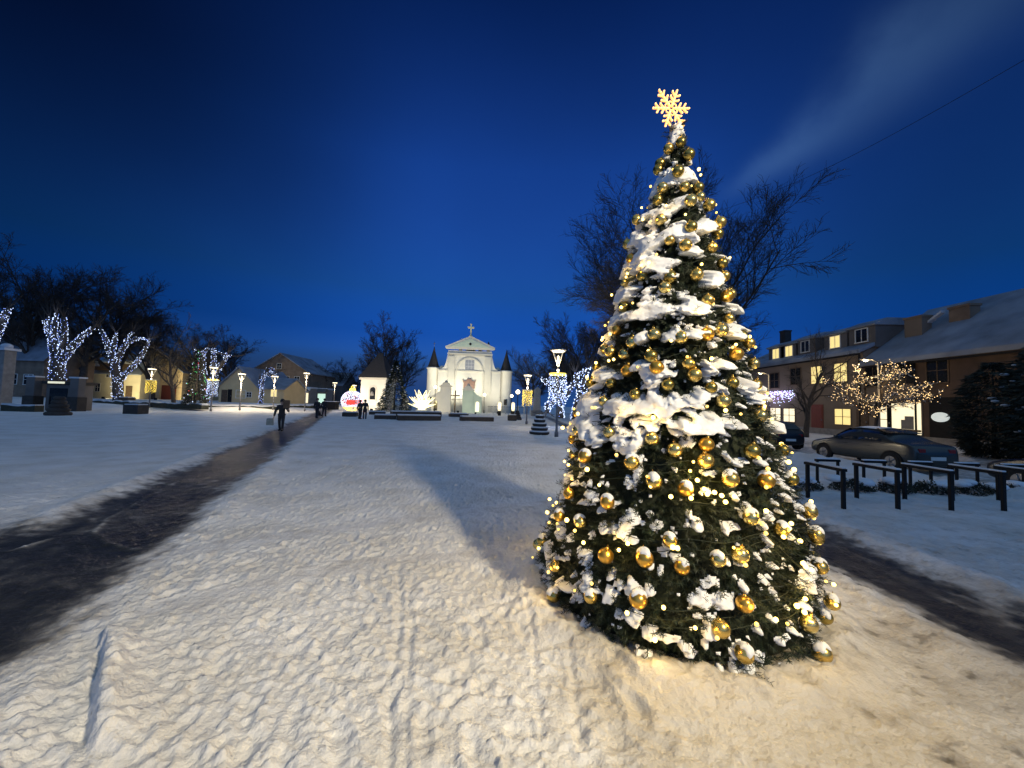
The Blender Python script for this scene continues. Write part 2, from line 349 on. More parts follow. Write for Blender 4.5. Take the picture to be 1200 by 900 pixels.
# ================================================================== ground
def build_ground():
    def axis(fine, half, grow, far):
        a = [0.0]
        while a[-1] < half: a.append(a[-1] + fine)
        d = fine
        while a[-1] < far: d *= grow; a.append(a[-1] + d)
        a = np.array(a); return np.concatenate([-a[:0:-1], a])
    xs = axis(.016, 4.4, 1.019, 420)
    ys = [1.15]
    while ys[-1] < 700: ys.append(ys[-1] + max(.013, ys[-1] * .0066))
    back = [1.15]; d = .03
    while back[-1] > -60: d *= 1.12; back.append(back[-1] - d)
    ys = np.array(back[:0:-1] + ys)
    X, Y = np.meshgrid(xs, ys); nx, ny = len(xs), len(ys)
    P2 = np.stack([X, Y, X * 0], -1)
    near = 1 - sstep(10, 45, np.hypot(X, Y))
    # bands: walked paths that are cleared to the paving
    edge = (fbm(P2 * 1.3, 3) - .5) * .55
    c = X + .43 * Y + 2.95                      # footpath on the left
    wl = 1 - sstep(.42, 1.30, np.abs(c) + edge)
    cross = 1 - sstep(1.1, 2.2, np.abs(Y - 3.3 - .12 * (X + 8)) + edge * 2)   # the path that joins it from the left
    wl = np.maximum(wl, cross * (1 - sstep(-5.2, -4.2, X + edge)))
    c2 = X - 4.25 - .02 * Y                      # dirt strip on the right
    wr = (1 - sstep(.22, .85, np.abs(c2) + edge * .9)) * sstep(-30, 0, Y) * (1 - sstep(60, 70, Y))
    st = sstep(11.9, 12.8, X + edge) * (1 - sstep(20.2, 21.0, X + edge)) * (1 - sstep(90, 100, Y))  # street on the right
    far_st = sstep(72.0, 73, Y + edge) * (1 - sstep(80, 82, Y + edge)) * 0
    wear = np.maximum(np.maximum(wl, wr * (.34 + .72 * fbm(P2 * np.array([5.0, .8, 1]) + 83, 4))), st * .45)
    wear = wear * (.48 + .76 * fbm(P2 * np.array([1.5, .9, 1]) + 44, 4))
    # trodden tracks across the snow
    def track(a, b, w):
        a = np.array(a[:2]); b = np.array(b[:2]); t = np.clip(((X - a[0]) * (b - a)[0] + (Y - a[1]) * (b - a)[1]) / ((b - a) @ (b - a)), 0, 1)
        dd = np.hypot(X - a[0] - t * (b - a)[0], Y - a[1] - t * (b - a)[1]); return 1 - sstep(w * .4, w, dd + edge * .4)
    tr = track(G(250, 640), G(480, 606), .30)
    tr = np.maximum(tr, track(G(480, 606), G(650, 588), .30))
    tr = np.maximum(tr, track(G(190, 716), G(420, 662), .28)); tr = np.maximum(tr, track(G(420, 662), G(640, 640), .25))
    for pl in (((163, 638), (126, 632), (111, 620), (126, 604), (159, 587), (215, 560)), ((10, 641), (28, 636), (61, 627))):
        for a_, b_ in zip(pl[:-1], pl[1:]):
            a_, b_ = np.array(G(*a_)[:2]), np.array(G(*b_)[:2]); tt = np.clip(((X - a_[0]) * (b_ - a_)[0] + (Y - a_[1]) * (b_ - a_)[1]) / ((b_ - a_) @ (b_ - a_)), 0, 1)
            wear = wear * (1 - .34 * np.exp(-(np.hypot(X - a_[0] - tt * (b_ - a_)[0], Y - a_[1] - tt * (b_ - a_)[1]) / .030) ** 2))
    flat = np.clip(wear * 1.3 + tr * .75, 0, 1)
    # snow relief
    h = (fbm(P2 * .5, 3) - .5) * .10
    big = fbm(P2 * np.array([2.6, 2.0, 1]), 3)
    lump = fbm(P2 * 7.0 + 31, 4); fine = fbm(P2 * 38 + 7, 2)
    lump2 = fbm(P2 * np.array([21.0, 24.0, 1]) + 61, 3)
    packed = sstep(-.1, 1.4, X + (big - .5) * 2) * (1 - sstep(3.0, 4.6, Y + (big - .5) * 2))
    det = (big - .5) * .012 + (lump - .5) * .010 * (1 - sstep(25, 60, Y)) + (lump2 - .5) * .014 * (1 - sstep(10, 26, Y)) + (fine - .5) * .022 * (1 - sstep(5, 14, np.hypot(X, Y)))
    chunk = np.clip(fbm(P2 * 20 + 90, 3) - .57, 0, 1) * .085 + np.clip(fbm(P2 * 27 + 190, 2) - .58, 0, 1) * .05 * (1 - sstep(6, 14, Y))
    det = (det + chunk) * (1 - .6 * packed)
    h = h + det * (1 - flat * .80)
    H = h
    # footprints: rolled heel and sole dents with a pushed-up rim
    r = random.Random(5)
    for k in range(5200):
        yy = 1.2 + 26 * r.random() ** 1.5; xx = (r.random() - .5) * 2 * min(14, 1.6 * yy + 1.5)
        if r.random() < .5: a = 1.97 + r.gauss(0, .30)
        else: a = r.random() * PI
        L, Wd = .105 + .05 * r.random(), .042 + .018 * r.random(); dep = (.003 + .015 * r.random()) * (.45 if xx > 1.0 and yy < 3.6 else 1)
        i0, i1 = np.searchsorted(xs, [xx - .3, xx + .3]); j0, j1 = np.searchsorted(ys, [yy - .3, yy + .3])
        if i1 - i0 < 3 or j1 - j0 < 3: continue
        sx = X[j0:j1, i0:i1] - xx; sy = Y[j0:j1, i0:i1] - yy
        u = (sx * math.cos(a) + sy * math.sin(a)) / L; v = (-sx * math.sin(a) + sy * math.cos(a)) / Wd
        q = u * u + v * v
        H[j0:j1, i0:i1] += (1 - flat[j0:j1, i0:i1]) * (-dep * np.exp(-np.minimum(q, 30) ** 1.6) + dep * .5 * np.exp(-(np.sqrt(q) - 1.45) ** 2 * 5))
    # wheel ruts of a pram running away from the camera, and a long trench at the left
    for px0, px1, dp in ((452, 470, .018), (470, 484, .014), (690, 650, .012), (640, 612, .012)):
        a, b = G(px0, 940), G(px1, 640); t = (Y - a.y) / (b.y - a.y); xc = a.x + t * (b.x - a.x) + (fbm(np.stack([Y * 2, Y * 0 + px0, Y * 0], -1), 2) - .5) * .08
        H -= dp * np.exp(-((X - xc) / .022) ** 2) * sstep(-.1, .1, t) * (1 - sstep(.6, .95, t)) * (.5 + big)
    a, b = G(100, 905), G(122, 742); t = (Y - a.y) / (b.y - a.y); xc = a.x + t * (b.x - a.x)
    wob = (lump - .5) * .06
    dr = X - xc + wob
    H += .12 * sstep(-.03, .02, dr) * np.exp(-(np.maximum(dr, 0) / .22) ** 2) * sstep(.05, .25, t) * (1 - sstep(.9, 1.05, t))
    H -= .04 * sstep(-.35, -.02, dr) * (1 - sstep(-.02, .02, dr)) * sstep(.05, .25, t) * (1 - sstep(.9, 1.05, t))
    # ploughed edges
    H += .07 * np.exp(-((np.abs(c) - 1.15) / .22) ** 2) * (.4 + lump) * (1 - cross) * (1 - sstep(30, 60, Y))
    H += .06 * np.exp(-((np.abs(c2) - .85) / .2) ** 2) * (.3 + lump) * sstep(-4, 0, Y)
    H += .22 * np.exp(-((X - 11.4) / .45) ** 2) * (.4 + big) * (1 - sstep(60, 70, Y)) * sstep(4, 6, Y)
    H -= wear * .05 + .20 * st
    H += .012 * (fine - .5) * wear + .02 * (lump - .5) * wear
    # snow pushed up round the foot of the tree
    rt = np.hypot(X - TREE[0], Y - TREE[1])
    H += .10 * np.exp(-((rt - 1.28) / .20) ** 2) * (.35 + lump)
    H = H * (1 - sstep(60, 120, np.hypot(X, Y)) * .9)
    H = H + HB(X, Y)
    # material attribute
    dirt = np.clip(wear + tr * .16 + .13 * sstep(1.4, 2.6, X) * (1 - sstep(5, 12, Y)) + .05 * packed + .17 * sstep(.66, .71, fbm(P2 * np.array([11.0, 19.0, 1]) + 12, 3)) * sstep(-.5, 1.5, X) * (1 - sstep(4, 7, Y)) + .07 * sstep(.60, .72, fbm(P2 * np.array([2.2, 6.0, 1]) + 71, 3)) * (1 - sstep(6, 14, Y)), 0, 1)
    idx = np.arange(nx * ny).reshape(ny, nx)
    F = np.stack([idx[:-1, :-1], idx[:-1, 1:], idx[1:, 1:], idx[1:, :-1]], -1).reshape(-1, 4)
    V = np.stack([X, Y, H], -1).reshape(-1, 3)
    m = bpy.data.materials.new('trodden snow and wet paving'); m.use_nodes = True; n = m.node_tree; bs = n.nodes['Principled BSDF']
    N = lambda t: n.nodes.new(t)
    at = N('ShaderNodeAttribute'); at.attribute_name = 'wear'; tc = N('ShaderNodeTexCoord')
    def noise(sc, de=5, vec=None):
        q = N('ShaderNodeTexNoise'); q.inputs['Scale'].default_value = sc; q.inputs['Detail'].default_value = de
        n.links.new(tc.outputs['Object'], q.inputs['Vector']); return q
    n1, n2, n3 = noise(5, 7), noise(1.1, 5), noise(62, 5)
    ad = N('ShaderNodeMath'); ad.operation = 'MULTIPLY_ADD'; ad.inputs[1].default_value = 1.0; n.links.new(n1.outputs[0], ad.inputs[0]); n.links.new(at.outputs['Fac'], ad.inputs[2])
    sb = N('ShaderNodeMath'); sb.operation = 'SUBTRACT'; sb.inputs[1].default_value = .50; n.links.new(ad.outputs[0], sb.inputs[0])
    rp = N('ShaderNodeValToRGB'); e = rp.color_ramp.elements
    e[0].position = .10; e[0].color = (.80, .80, .81, 1); e[1].position = .95; e[1].color = (.020, .020, .021, 1)
    for p, c3 in ((.30, (.66, .65, .65)), (.50, (.32, .31, .30)), (.66, (.10, .096, .093)), (.80, (.038, .038, .039))):
        q = e.new(p); q.color = (*c3, 1)
    n.links.new(sb.outputs[0], rp.inputs[0])
    r2 = N('ShaderNodeValToRGB'); r2.color_ramp.elements[0].position = .35; r2.color_ramp.elements[0].color = (.86, .84, .80, 1); r2.color_ramp.elements[1].position = .6; r2.color_ramp.elements[1].color = (1, 1, 1, 1)
    n.links.new(n2.outputs[0], r2.inputs[0])
    mx = N('ShaderNodeMix'); mx.data_type = 'RGBA'; mx.blend_type = 'MULTIPLY'; mx.inputs[0].default_value = 1
    n.links.new(rp.outputs[0], mx.inputs[6]); n.links.new(r2.outputs[0], mx.inputs[7])
    # grit and small crumbs of dirt in the snow
    vo = N('ShaderNodeTexVoronoi'); vo.inputs['Scale'].default_value = 6.5; n.links.new(tc.outputs['Object'], vo.inputs['Vector'])
    r3 = N('ShaderNodeValToRGB'); r3.color_ramp.elements[0].position = .03; r3.color_ramp.elements[0].color = (.35, .29, .22, 1); r3.color_ramp.elements[1].position = .09; r3.color_ramp.elements[1].color = (1, 1, 1, 1)
    n.links.new(vo.outputs['Distance'], r3.inputs[0])
    mx2 = N('ShaderNodeMix'); mx2.data_type = 'RGBA'; mx2.blend_type = 'MULTIPLY'; mx2.inputs[0].default_value = .55
    n.links.new(mx.outputs[2], mx2.inputs[6]); n.links.new(r3.outputs[0], mx2.inputs[7]); so_ = N('ShaderNodeAttribute'); so_.attribute_name = 'soil'; mx3 = N('ShaderNodeMix'); mx3.data_type = 'RGBA'; mx3.blend_type = 'MULTIPLY'; mx3.inputs[7].default_value = (.66, .62, .55, 1)
    n.links.new(so_.outputs['Fac'], mx3.inputs[0]); n.links.new(mx2.outputs[2], mx3.inputs[6]); n.links.new(mx3.outputs[2], bs.inputs['Base Color'])
    rr = N('ShaderNodeMapRange'); rr.inputs[1].default_value = .45; rr.inputs[2].default_value = 1.0; rr.inputs[3].default_value = .6; rr.inputs[4].default_value = .40
    n.links.new(sb.outputs[0], rr.inputs[0]); n.links.new(rr.outputs[0], bs.inputs['Roughness'])
    n4 = noise(27, 5); n5 = noise(75, 3)
    hs = N('ShaderNodeMath'); hs.operation = 'MULTIPLY_ADD'; hs.inputs[1].default_value = 2.6; n.links.new(n4.outputs[0], hs.inputs[0]); n.links.new(n3.outputs[0], hs.inputs[2])
    hs2 = N('ShaderNodeMath'); hs2.operation = 'MULTIPLY_ADD'; hs2.inputs[1].default_value = .35; n.links.new(n5.outputs[0], hs2.inputs[0]); n.links.new(hs.outputs[0], hs2.inputs[2])
    bp = N('ShaderNodeBump'); bp.inputs['Strength'].default_value = .48; bp.inputs['Distance'].default_value = .017
    n.links.new(hs2.outputs[0], bp.inputs['Height']); n.links.new(bp.outputs[0], bs.inputs['Normal'])
    D = dirt.reshape(-1); SO = (packed * (1 - .25 * big) + .12 * (1 - packed) * sstep(.45, .65, big)).reshape(-1)
    cx = X.reshape(-1)[F].mean(1); fd = wl.reshape(-1)[F].mean(1) > .5; fr = wr.reshape(-1)[F].mean(1) > .5; fs = st.reshape(-1)[F].mean(1) > .5
    def part(sel, name, label, cat):
        f = F[sel]; u, inv = np.unique(f, return_inverse=True)
        o = npmesh(name, V[u], inv.reshape(-1, 4), m)
        a2 = o.data.attributes.new('soil', 'FLOAT', 'POINT'); a2.data.foreach_set('value', SO[u].astype(np.float32))
        a = o.data.attributes.new('wear', 'FLOAT', 'POINT'); a.data.foreach_set('value', D[u].astype(np.float32))
        tag(o, label, cat, kind='structure')
    part(fd, 'footpath', 'dark wet paved footpath cleared through the snow past the walkers', 'path')
    part(fr & ~fd, 'path', 'brown slushy path strip beside the decorated tree and bicycle stands', 'path')
    part(fs & ~fd & ~fr, 'road', 'snowy street with parked cars before the long house', 'road')
    part(~(fd | fr | fs), 'snow_ground', 'trampled snow covering the whole town square', 'snow ground')
TREE = (1.52, 3.78)
build_ground()

# ================================================================== the Christmas tree
TZ = [0, .40, .88, 1.55, 1.97, 2.38, 2.71, 3.12, 3.53, 4.08, 4.50, 4.66]
TR = [1.24, 1.21, 1.08, .91, .75, .665, .555, .455, .375, .215, .105, .06]
LEAN = np.array([.085, 0.0]) / 4.5
def Rz(z): return np.interp(z, TZ, TR) - .045
def Rt(th, z):                                          # boughs push out unevenly round the tree
    return Rz(z) * (1 + .030 * np.sin(3 * th + 3.1 * z) + .028 * np.sin(5 * th - 4.3 * z + 1) + .018 * np.sin(11 * th + 9 * z))
def axis_xy(z): return np.stack([LEAN[0] * z, LEAN[1] * z], -1)
def build_tree():
    t = thing('christmas_tree', 'tall artificial fir with snow, gold baubles and warm lights, standing in the square', 'Christmas tree', (TREE[0], TREE[1], 0))
    # dark inner cone on a trunk
    b = MB(); b.lathe([(float(Rz(z)) - .15 if Rz(z) > .24 else max(.01, float(Rz(z)) * .4), z) for z in np.linspace(.02, 4.6, 30)], 40)
    for i, v in enumerate(b.v): b.v[i] = (v[0] + LEAN[0] * v[2], v[1], v[2])
    b.build('inner_branches', M_core, t)
    b = MB(); b.tube([(0, 0, -.1), (.04, 0, 2.2), (.088, 0, 4.62)], [.07, .05, .018], 10); b.build('trunk', M_bark, t)
    # needle sprigs
    g = np.random.default_rng(3)
    n = 10500
    zz = np.linspace(.03, 4.64, 400); w = Rz(zz) + .05; cdf = np.cumsum(w) / w.sum()
    z = np.interp(g.random(n), cdf, zz); th = g.random(n) * 2 * PI
    rad = Rt(th, z); tier = .5 + .5 * np.sin(z * 2 * PI / .30 + 2 * np.sin(th * 2))
    base_r = rad - .10 - .05 * g.random(n)
    base_r = np.maximum(base_r, rad * .3)
    ax = axis_xy(z)
    er = np.stack([np.cos(th), np.sin(th), 0 * th], -1); et = np.stack([-np.sin(th), np.cos(th), 0 * th], -1)
    base = er * base_r[:, None]; base[:, 0] += ax[:, 0]; base[:, 2] = z
    d = er + et * g.normal(0, .50, n)[:, None]; d[:, 2] = g.normal(.02, .42, n); d /= np.linalg.norm(d, axis=1)[:, None]
    L = (.12 + .075 * g.random(n)) * (.75 + .35 * tier) * np.clip(rad / .3, .55, 1) * np.where(g.random(n) < .10, 1.2, .90)
    k = 24
    s = (np.arange(k) + .5) / k * .85 + .15
    a0 = np.arange(k) * 2.4
    up = np.zeros_like(d); up[:, 2] = 1
    e1 = np.cross(d, up); e1 /= np.linalg.norm(e1, axis=1)[:, None]; e2 = np.cross(e1, d)
    root = base[:, None, :] + d[:, None, :] * (L[:, None] * s)[..., None]
    ang = a0[None, :] + g.random((n, 1)) * 6.28 + g.normal(0, .2, (n, k))
    rd = e1[:, None, :] * np.cos(ang)[..., None] + e2[:, None, :] * np.sin(ang)[..., None]
    nl = (.030 + .016 * g.random((n, k))) * (1.15 - .45 * s)
    tip = root + (rd * .80 + d[:, None, :] * .62) * nl[..., None]
    side = np.cross(tip - root, rd + .3 * d[:, None, :]); side /= (np.linalg.norm(side, axis=2)[..., None] + 1e-9)
    wd = .0030
    v = np.stack([root - side * wd, root + side * wd, tip + side * wd * .35, tip - side * wd * .35], 2).reshape(-1, 3)
    f = np.arange(len(v)).reshape(-1, 4)
    npmesh('branch_needles', v, f, M_needle, t, smooth=False)
    # snow lying on the branches: pads whose thickness follows noise, heavier on the windward side and higher up
    nth, nz = 680, 620
    zs = np.linspace(.06, 4.68, nz); ths = np.linspace(0, 2 * PI, nth, endpoint=False)
    TH, Z = np.meshgrid(ths, zs)
    R = Rt(TH, Z); tier = .5 + .5 * np.sin(Z * 2 * PI / .30 + 2 * np.sin(TH * 2))
    px, py = R * np.cos(TH), R * np.sin(TH)
    P3 = np.stack([px, py, Z], -1)
    wind = sstep(-.45, .85, np.cos(TH - R_(190)))
    hi = sstep(1.15, 1.65, Z)
    n1 = fbm(P3 * np.array([5.2, 5.2, 8.4]) + 3.1, 4, g=.50); n2 = fbm(P3 * np.array([11, 11, 14]) + 50, 3); n3 = fbm(P3 * 26 + 8, 3)
    shelf = np.sin(Z * 2 * PI / .27 + 5.0 * fbm(P3 * 1.6 + 9, 2) + 1.2 * np.sin(TH * 2))
    thr_hi = .585 - .125 * wind - .03 * sstep(2.2, 3.4, Z) - .12 * sstep(4.3, 4.5, Z)
    thr_lo = .672 - .07 * wind
    bare = np.exp(-((Z - 2.18) / .10) ** 2) * .09 + np.exp(-((Z - 1.02) / .18) ** 2) * .06 + np.exp(-((Z - 1.72) / .28) ** 2) * .050
    thr = thr_lo * (1 - hi) + thr_hi * hi + bare
    q = n1 + shelf * (.062 * hi + .035) - thr + (n3 - .5) * .035 + (n2 - .5) * .15
    for (bt_, bz_) in BSPOTS:                            # the snow keeps clear of the baubles, most of all below them
        dx_ = ((TH - bt_ + PI) % (2 * PI) - PI) * float(Rz(bz_)); dz_ = Z - bz_ + .035
        m_ = (np.abs(dz_) < .3) & (np.abs(dx_) < .3); q[m_] -= .13 * np.exp(-(dx_[m_] / .085) ** 2 - (dz_[m_] / .095) ** 2)
    t1 = np.sqrt(np.clip(q, 0, .12) / .12) * (.058 * hi + .048) * np.clip(R / .4, .5, 1)
    q2 = n2 + (n3 - .5) * .16 + .03 * wind - (.705 - .010 * (1 - hi)); t2 = np.sqrt(np.clip(q2, 0, .06) / .06) * .040
    q3 = n3 - .78; t3 = np.sqrt(np.clip(q3, 0, .05) / .05) * .022 * (1 - .6 * hi)
    T = np.maximum(np.maximum(t1, t2), t3)
    T = T * (1 + .35 * (n2 - .5))
    rr = R - .035 + T * 1.25
    lumps = (n3 - .5) * .012 * (T > 0)
    rr = rr + lumps
    v = np.stack([rr * np.cos(TH) + LEAN[0] * Z, rr * np.sin(TH), Z - .35 * T], -1).reshape(-1, 3)
    idx = np.arange(nz * nth).reshape(nz, nth); i2 = np.roll(idx, -1, 1)
    F = np.stack([idx[:-1], i2[:-1], i2[1:], idx[1:]], -1).reshape(-1, 4)
    keep = (T.reshape(-1)[F] > .003).any(1); F = F[keep]
    u, inv = np.unique(F, return_inverse=True)
    o = npmesh('snow_cover', v[u], inv.reshape(-1, 4), M_snow, t); o['kind'] = 'stuff'
    return t, T, zs, nth
def hit(px, py):
    """where a sight line meets the outside of the tree (angle, height); None when it passes beside it"""
    d = ray(px, py); d = d / np.linalg.norm(d); best = None; bd = 9
    for s in np.arange(2.0, 6.5, .01):
        p = np.array([0, 0, CAMH]) + d * s
        q = p[:2] - np.array(TREE) - np.array([LEAN[0] * p[2], 0]); e = np.hypot(*q) - float(Rz(p[2])) - .02
        if e < bd: bd = e; best = (math.atan2(q[1], q[0]), float(p[2]))
        if e <= 0: return best
    return best if bd < .12 else None

up_px = [(510,15),(467,90),(540,105),(487,157),(562,157),(467,200),(613,157),(575,217),(612,195),(643,222),(415,272),(480,272),(580,308),(660,293),(678,325),(512,350),(563,373),(660,375),(380,413),(692,432),(418,478),(513,480),(610,472),(705,478),(495,520),(748,540),(716,550),(340,500),(638,570),(343,587),(735,630),(322,673),(455,690),(375,718),(548,705),(693,675),(257,742),(302,752),(778,695),(795,720),(445,768),(575,797),(755,760),(350,820),(292,865),(232,865),(505,873),(740,865),(812,872),(815,795),(650,883),(360,360),(640,690)]
lo_px = [(205,62),(712,68),(285,117),(410,135),(193,110),(570,152),(232,187),(350,205),(570,200),(692,170),(478,170),(812,170),(415,262),(510,285),(635,252),(735,255),(833,255),(185,295),(290,318),(690,362),(155,360),(205,378),(850,345),(795,402),(462,430),(93,432),(885,425),(905,418),(275,478),(393,478),(495,505),(595,482),(668,475),(908,512),(112,510),(240,593),(377,592),(112,605),(685,622),(955,620),(978,675),(608,688),(885,760),(680,765),(870,678),(185,180)]
spots = [(620 + x / 3.103, 170 + y / 3.103) for x, y in up_px] + [(600 + x / 2.5, 460 + y / 2.5) for x, y in lo_px]
spots += [(770, 192), (797, 168), (806, 182), (706, 470), (745, 462), (812, 440), (772, 432), (846, 470), (700, 430), (730, 415)]
BSPOTS = [(a_, max(.12, min(4.38, z_))) for a_, z_ in [h_ for h_ in (hit(*s_) for s_ in spots) if h_]]
ctree, SNOWT, SNOWZ, SNOWN = build_tree()
def snow_at(th, z):
    i = int(np.clip((z - SNOWZ[0]) / (SNOWZ[-1] - SNOWZ[0]) * (len(SNOWZ) - 1), 0, len(SNOWZ) - 1)); j = int((th % (2 * PI)) / (2 * PI) * SNOWN) % SNOWN
    return float(SNOWT[i, j])
def surf(th, z, off=0.0):
    r = float(Rt(th, z)) + off
    return Vector((TREE[0] + LEAN[0] * z + r * math.cos(th), TREE[1] + r * math.sin(th), z))
# ---- baubles
BR = .064
def bauble_proto(name, m, label, capped):
    t = thing(name, label, 'bauble', (0, 0, 0), 0, 'gold baubles on the tall tree')
    b = MB(); b.ball((0, 0, 0), BR, 28, 18); b.build('glass_ball', m, t)
    b = MB(); b.lathe([(.014, BR - .004), (.014, BR + .010), (.006, BR + .012)], 12)
    b.tube([(.0, 0, BR + .01), (.008, 0, BR + .02), (0, 0, BR + .03), (-.008, 0, BR + .02), (0, 0, BR + .01)], .0018, 5); b.build('hanger', M_gold, t)
    if capped:
        b = MB(); g = random.Random(len(name) * 7 + capped)
        n, mm = 20, 8; vs = []; fs = []
        for i in range(mm + 1):
            for k in range(n):
                a = 2 * PI * k / n; lim = .95 + .30 * math.sin(a * 2 + capped) + .18 * math.sin(a * 5 + 2 * capped)
                ph = lim * i / mm; r = BR + .020 * math.cos(i / mm * PI / 2) ** .6 - .002
                vs.append((r * math.sin(ph) * math.cos(a), r * math.sin(ph) * math.sin(a), r * math.cos(ph)))
        for i in range(mm):
            for k in range(n): fs.append((i * n + k, i * n + (k + 1) % n, (i + 1) * n + (k + 1) % n, (i + 1) * n + k))
        b.add(vs, fs, True); b.build('snow_cap', M_snow, t)
    return t
KINDS_ = [(M_gold, 'bright gold'), (M_pale, 'pale yellow gold'), (M_dgold, 'dull old gold'), (M_amber, 'deep amber gold')]
protos = {}
def bauble(th, z, kind, cap, off=.035):
    key = (kind, cap); nm = KINDS_[kind][1]
    lab = nm + (' glass bauble with a cap of snow, hanging low on the tree' if cap else ' glass bauble without snow, hanging on the snowy tree')
    p = surf(th, z, off)
    if key not in protos:
        o = protos[key] = bauble_proto('bauble', KINDS_[kind][0], lab, cap)
    else: o = copytree(protos[key])
    o.location = p; o.rotation_euler = (random.uniform(-.25, .25), random.uniform(-.25, .25), random.uniform(0, 6.28))
    s = random.uniform(.84, 1.06) * (.85 if z > 1.5 else .90); o.scale = (s, s, s * random.uniform(.96, 1.02))
    return o
placed = []
brng = random.Random(21)
for th, z in BSPOTS:
    low = z < 1.35
    cap = 0
    if low and brng.random() < .62: cap = 1 + brng.randrange(2)
    kind = brng.choices([0, 1, 2, 3], [.34, .22, .32, .12] if z > 1.4 else [.40, .24, .12, .24])[0]
    bauble(th, z, kind, 1 if cap else 0, .03 + snow_at(th, z) * .55); placed.append((th, z))
# the far side, as seen from a step to the side
for k in range(400):
    if len(placed) > 152: break
    z = .15 + 4.0 * (1 - brng.random() ** .55); th = R_(248) + PI + brng.uniform(-1.75, 1.75)
    if any((surf(th, z) - surf(a, c)).length < .24 for a, c in placed): continue
    bauble(th, z, brng.randrange(4), 0, .035); placed.append((th, z))

# ---- strings of warm lights wound round the tree
def wound_string(ns, label):
    t = thing('light_string', label, 'fairy lights', (TREE[0], TREE[1], 0), 0, 'warm light strings wound round the tree')
    g = random.Random(100 + ns); pts = []; th = ns * 2.1; z = .10 + ns * .09
    while z < 4.55:
        r = float(Rt(th, z)); step = .05
        th += step / max(r, .12); z += step / max(2 * PI * r, .6) * .46
        rr = r - .01 + .015 * math.sin(th * 9 + ns)
        pts.append(Vector((LEAN[0] * z + rr * math.cos(th), rr * math.sin(th), z + .012 * math.sin(th * 13))))
    b = MB(); b.tube(pts, .003, 4); b.build('wire', M_wire, t)
    step = len(pts) / 92.0; mesh = {}
    i = g.random() * step; k = 0
    while i < len(pts):
        p = pts[int(i)]; o3 = Vector((p.x - LEAN[0] * p.z, p.y, 0)).normalized()
        tt = math.atan2(o3.y, o3.x)
        q = p + o3 * (.062 + snow_at(tt, p.z) * .7 + .02 * g.random()) + Vector((0, 0, g.uniform(-.07, .07)))
        dim = g.random() < .45
        if dim not in mesh:
            b = MB(); b.ball((0, 0, 0), .0135 if not dim else .011, 8, 6); o = b.build('bulb', M_bulbdim if dim else M_bulb, t); mesh[dim] = o
        else: o = mesh[dim].copy(); COL.objects.link(o); o.parent = t
        o.location = q; s = g.uniform(.8, 1.25) * (1.15 if q.z < 2 else .95); o.scale = (s, s, s)
        if k % 3 == 0: light('bulb_glow', 'POINT', q + o3 * .045, (.5 if not dim else .35) * (2.0 if q.z < 2.0 else 1), (1, .62, .15), t, .03)
        k += 1; i += step * g.uniform(.6, 1.4)
    return t
wound_string(0, 'lowest starting string of warm white fairy lights wound round the snowy tree')
wound_string(1, 'second string of warm white fairy lights between the two others on the tree')
wound_string(2, 'highest starting string of warm white fairy lights wound round the snowy tree')
# a few bulbs of one short string stand together on the front: the bright clump seen left of the right edge
t = thing('light_string', 'short bright bundle of fairy lights knotted on the front of the tree', 'fairy lights', (TREE[0], TREE[1], 0))
kb = None; kp = []
for x, y in ((545,258),(592,292),(572,298),(610,300),(620,318),(523,308),(465,303),(722,340),(640,300),(852,508),(845,498),(862,515)):
    hh = hit(600 + x / 2.5, 460 + y / 2.5)
    p = surf(hh[0], hh[1], .06) - Vector((TREE[0], TREE[1], 0)); kp.append(p)
    if kb is None: b = MB(); b.ball((0, 0, 0), .016, 10, 8); kb = o = b.build('bulb', M_bulb, t)
    else: o = kb.copy(); COL.objects.link(o); o.parent = t
    o.location = p
    light('bulb_glow', 'POINT', p + Vector((-.01, -.06, .0)), .20, (1, .62, .15), t, .03)
b = MB(); b.tube([p * .97 for p in kp], .003, 4); b.build('wire', M_wire, t)

# ---- snowflake on the top
c = P(786.5, 127, TREE[1] - .0)
t = thing('snowflake_topper', 'glowing amber rope light snowflake fixed to the tip of the tree', 'tree topper', c, R_(14))
b = MB(); rb = MB(); RF = .215
b.tube([(0, .01, -.40), (0, .01, -.02)], .010, 6); b.build('stem', M_steel, t)
b = MB()
for k in range(6):
    a = R_(12) + k * PI / 3
    def q(r, s): return (r * math.cos(a) - s * math.sin(a), 0, r * math.sin(a) + s * math.cos(a))
    b.tube([q(.02, 0), q(RF, 0)], .012, 6)
    for r0, l in ((.085, .06), (.145, .055)):
        for sg in (-1, 1): b.tube([q(r0, 0), q(r0 + l * .62, sg * l * .8)], .011, 6)
    for r1 in (.05, .09, .125, .16, .19, RF): rb.ball(q(r1, 0)[:1] + (-.006,) + q(r1, 0)[2:], .009, 6, 4)
    for sg in (-1, 1):
        rb.ball((q(.122, sg * .048)[0], -.006, q(.122, sg * .048)[2]), .009, 6, 4); rb.ball((q(.179, sg * .044)[0], -.006, q(.179, sg * .044)[2]), .009, 6, 4)
hexa = [(.075 * math.cos(R_(12) + k * PI / 3 + PI / 6), 0, .075 * math.sin(R_(12) + k * PI / 3 + PI / 6)) for k in range(7)]
b.tube(hexa, .007, 6)
b.build('rope_light', M_rope, t); rb.build('bulb', M_ropeb, t)['kind'] = 'stuff'
light('topper_glow', 'POINT', (0, -.08, 0), 1.6, (1, .6, .22), t, .1)

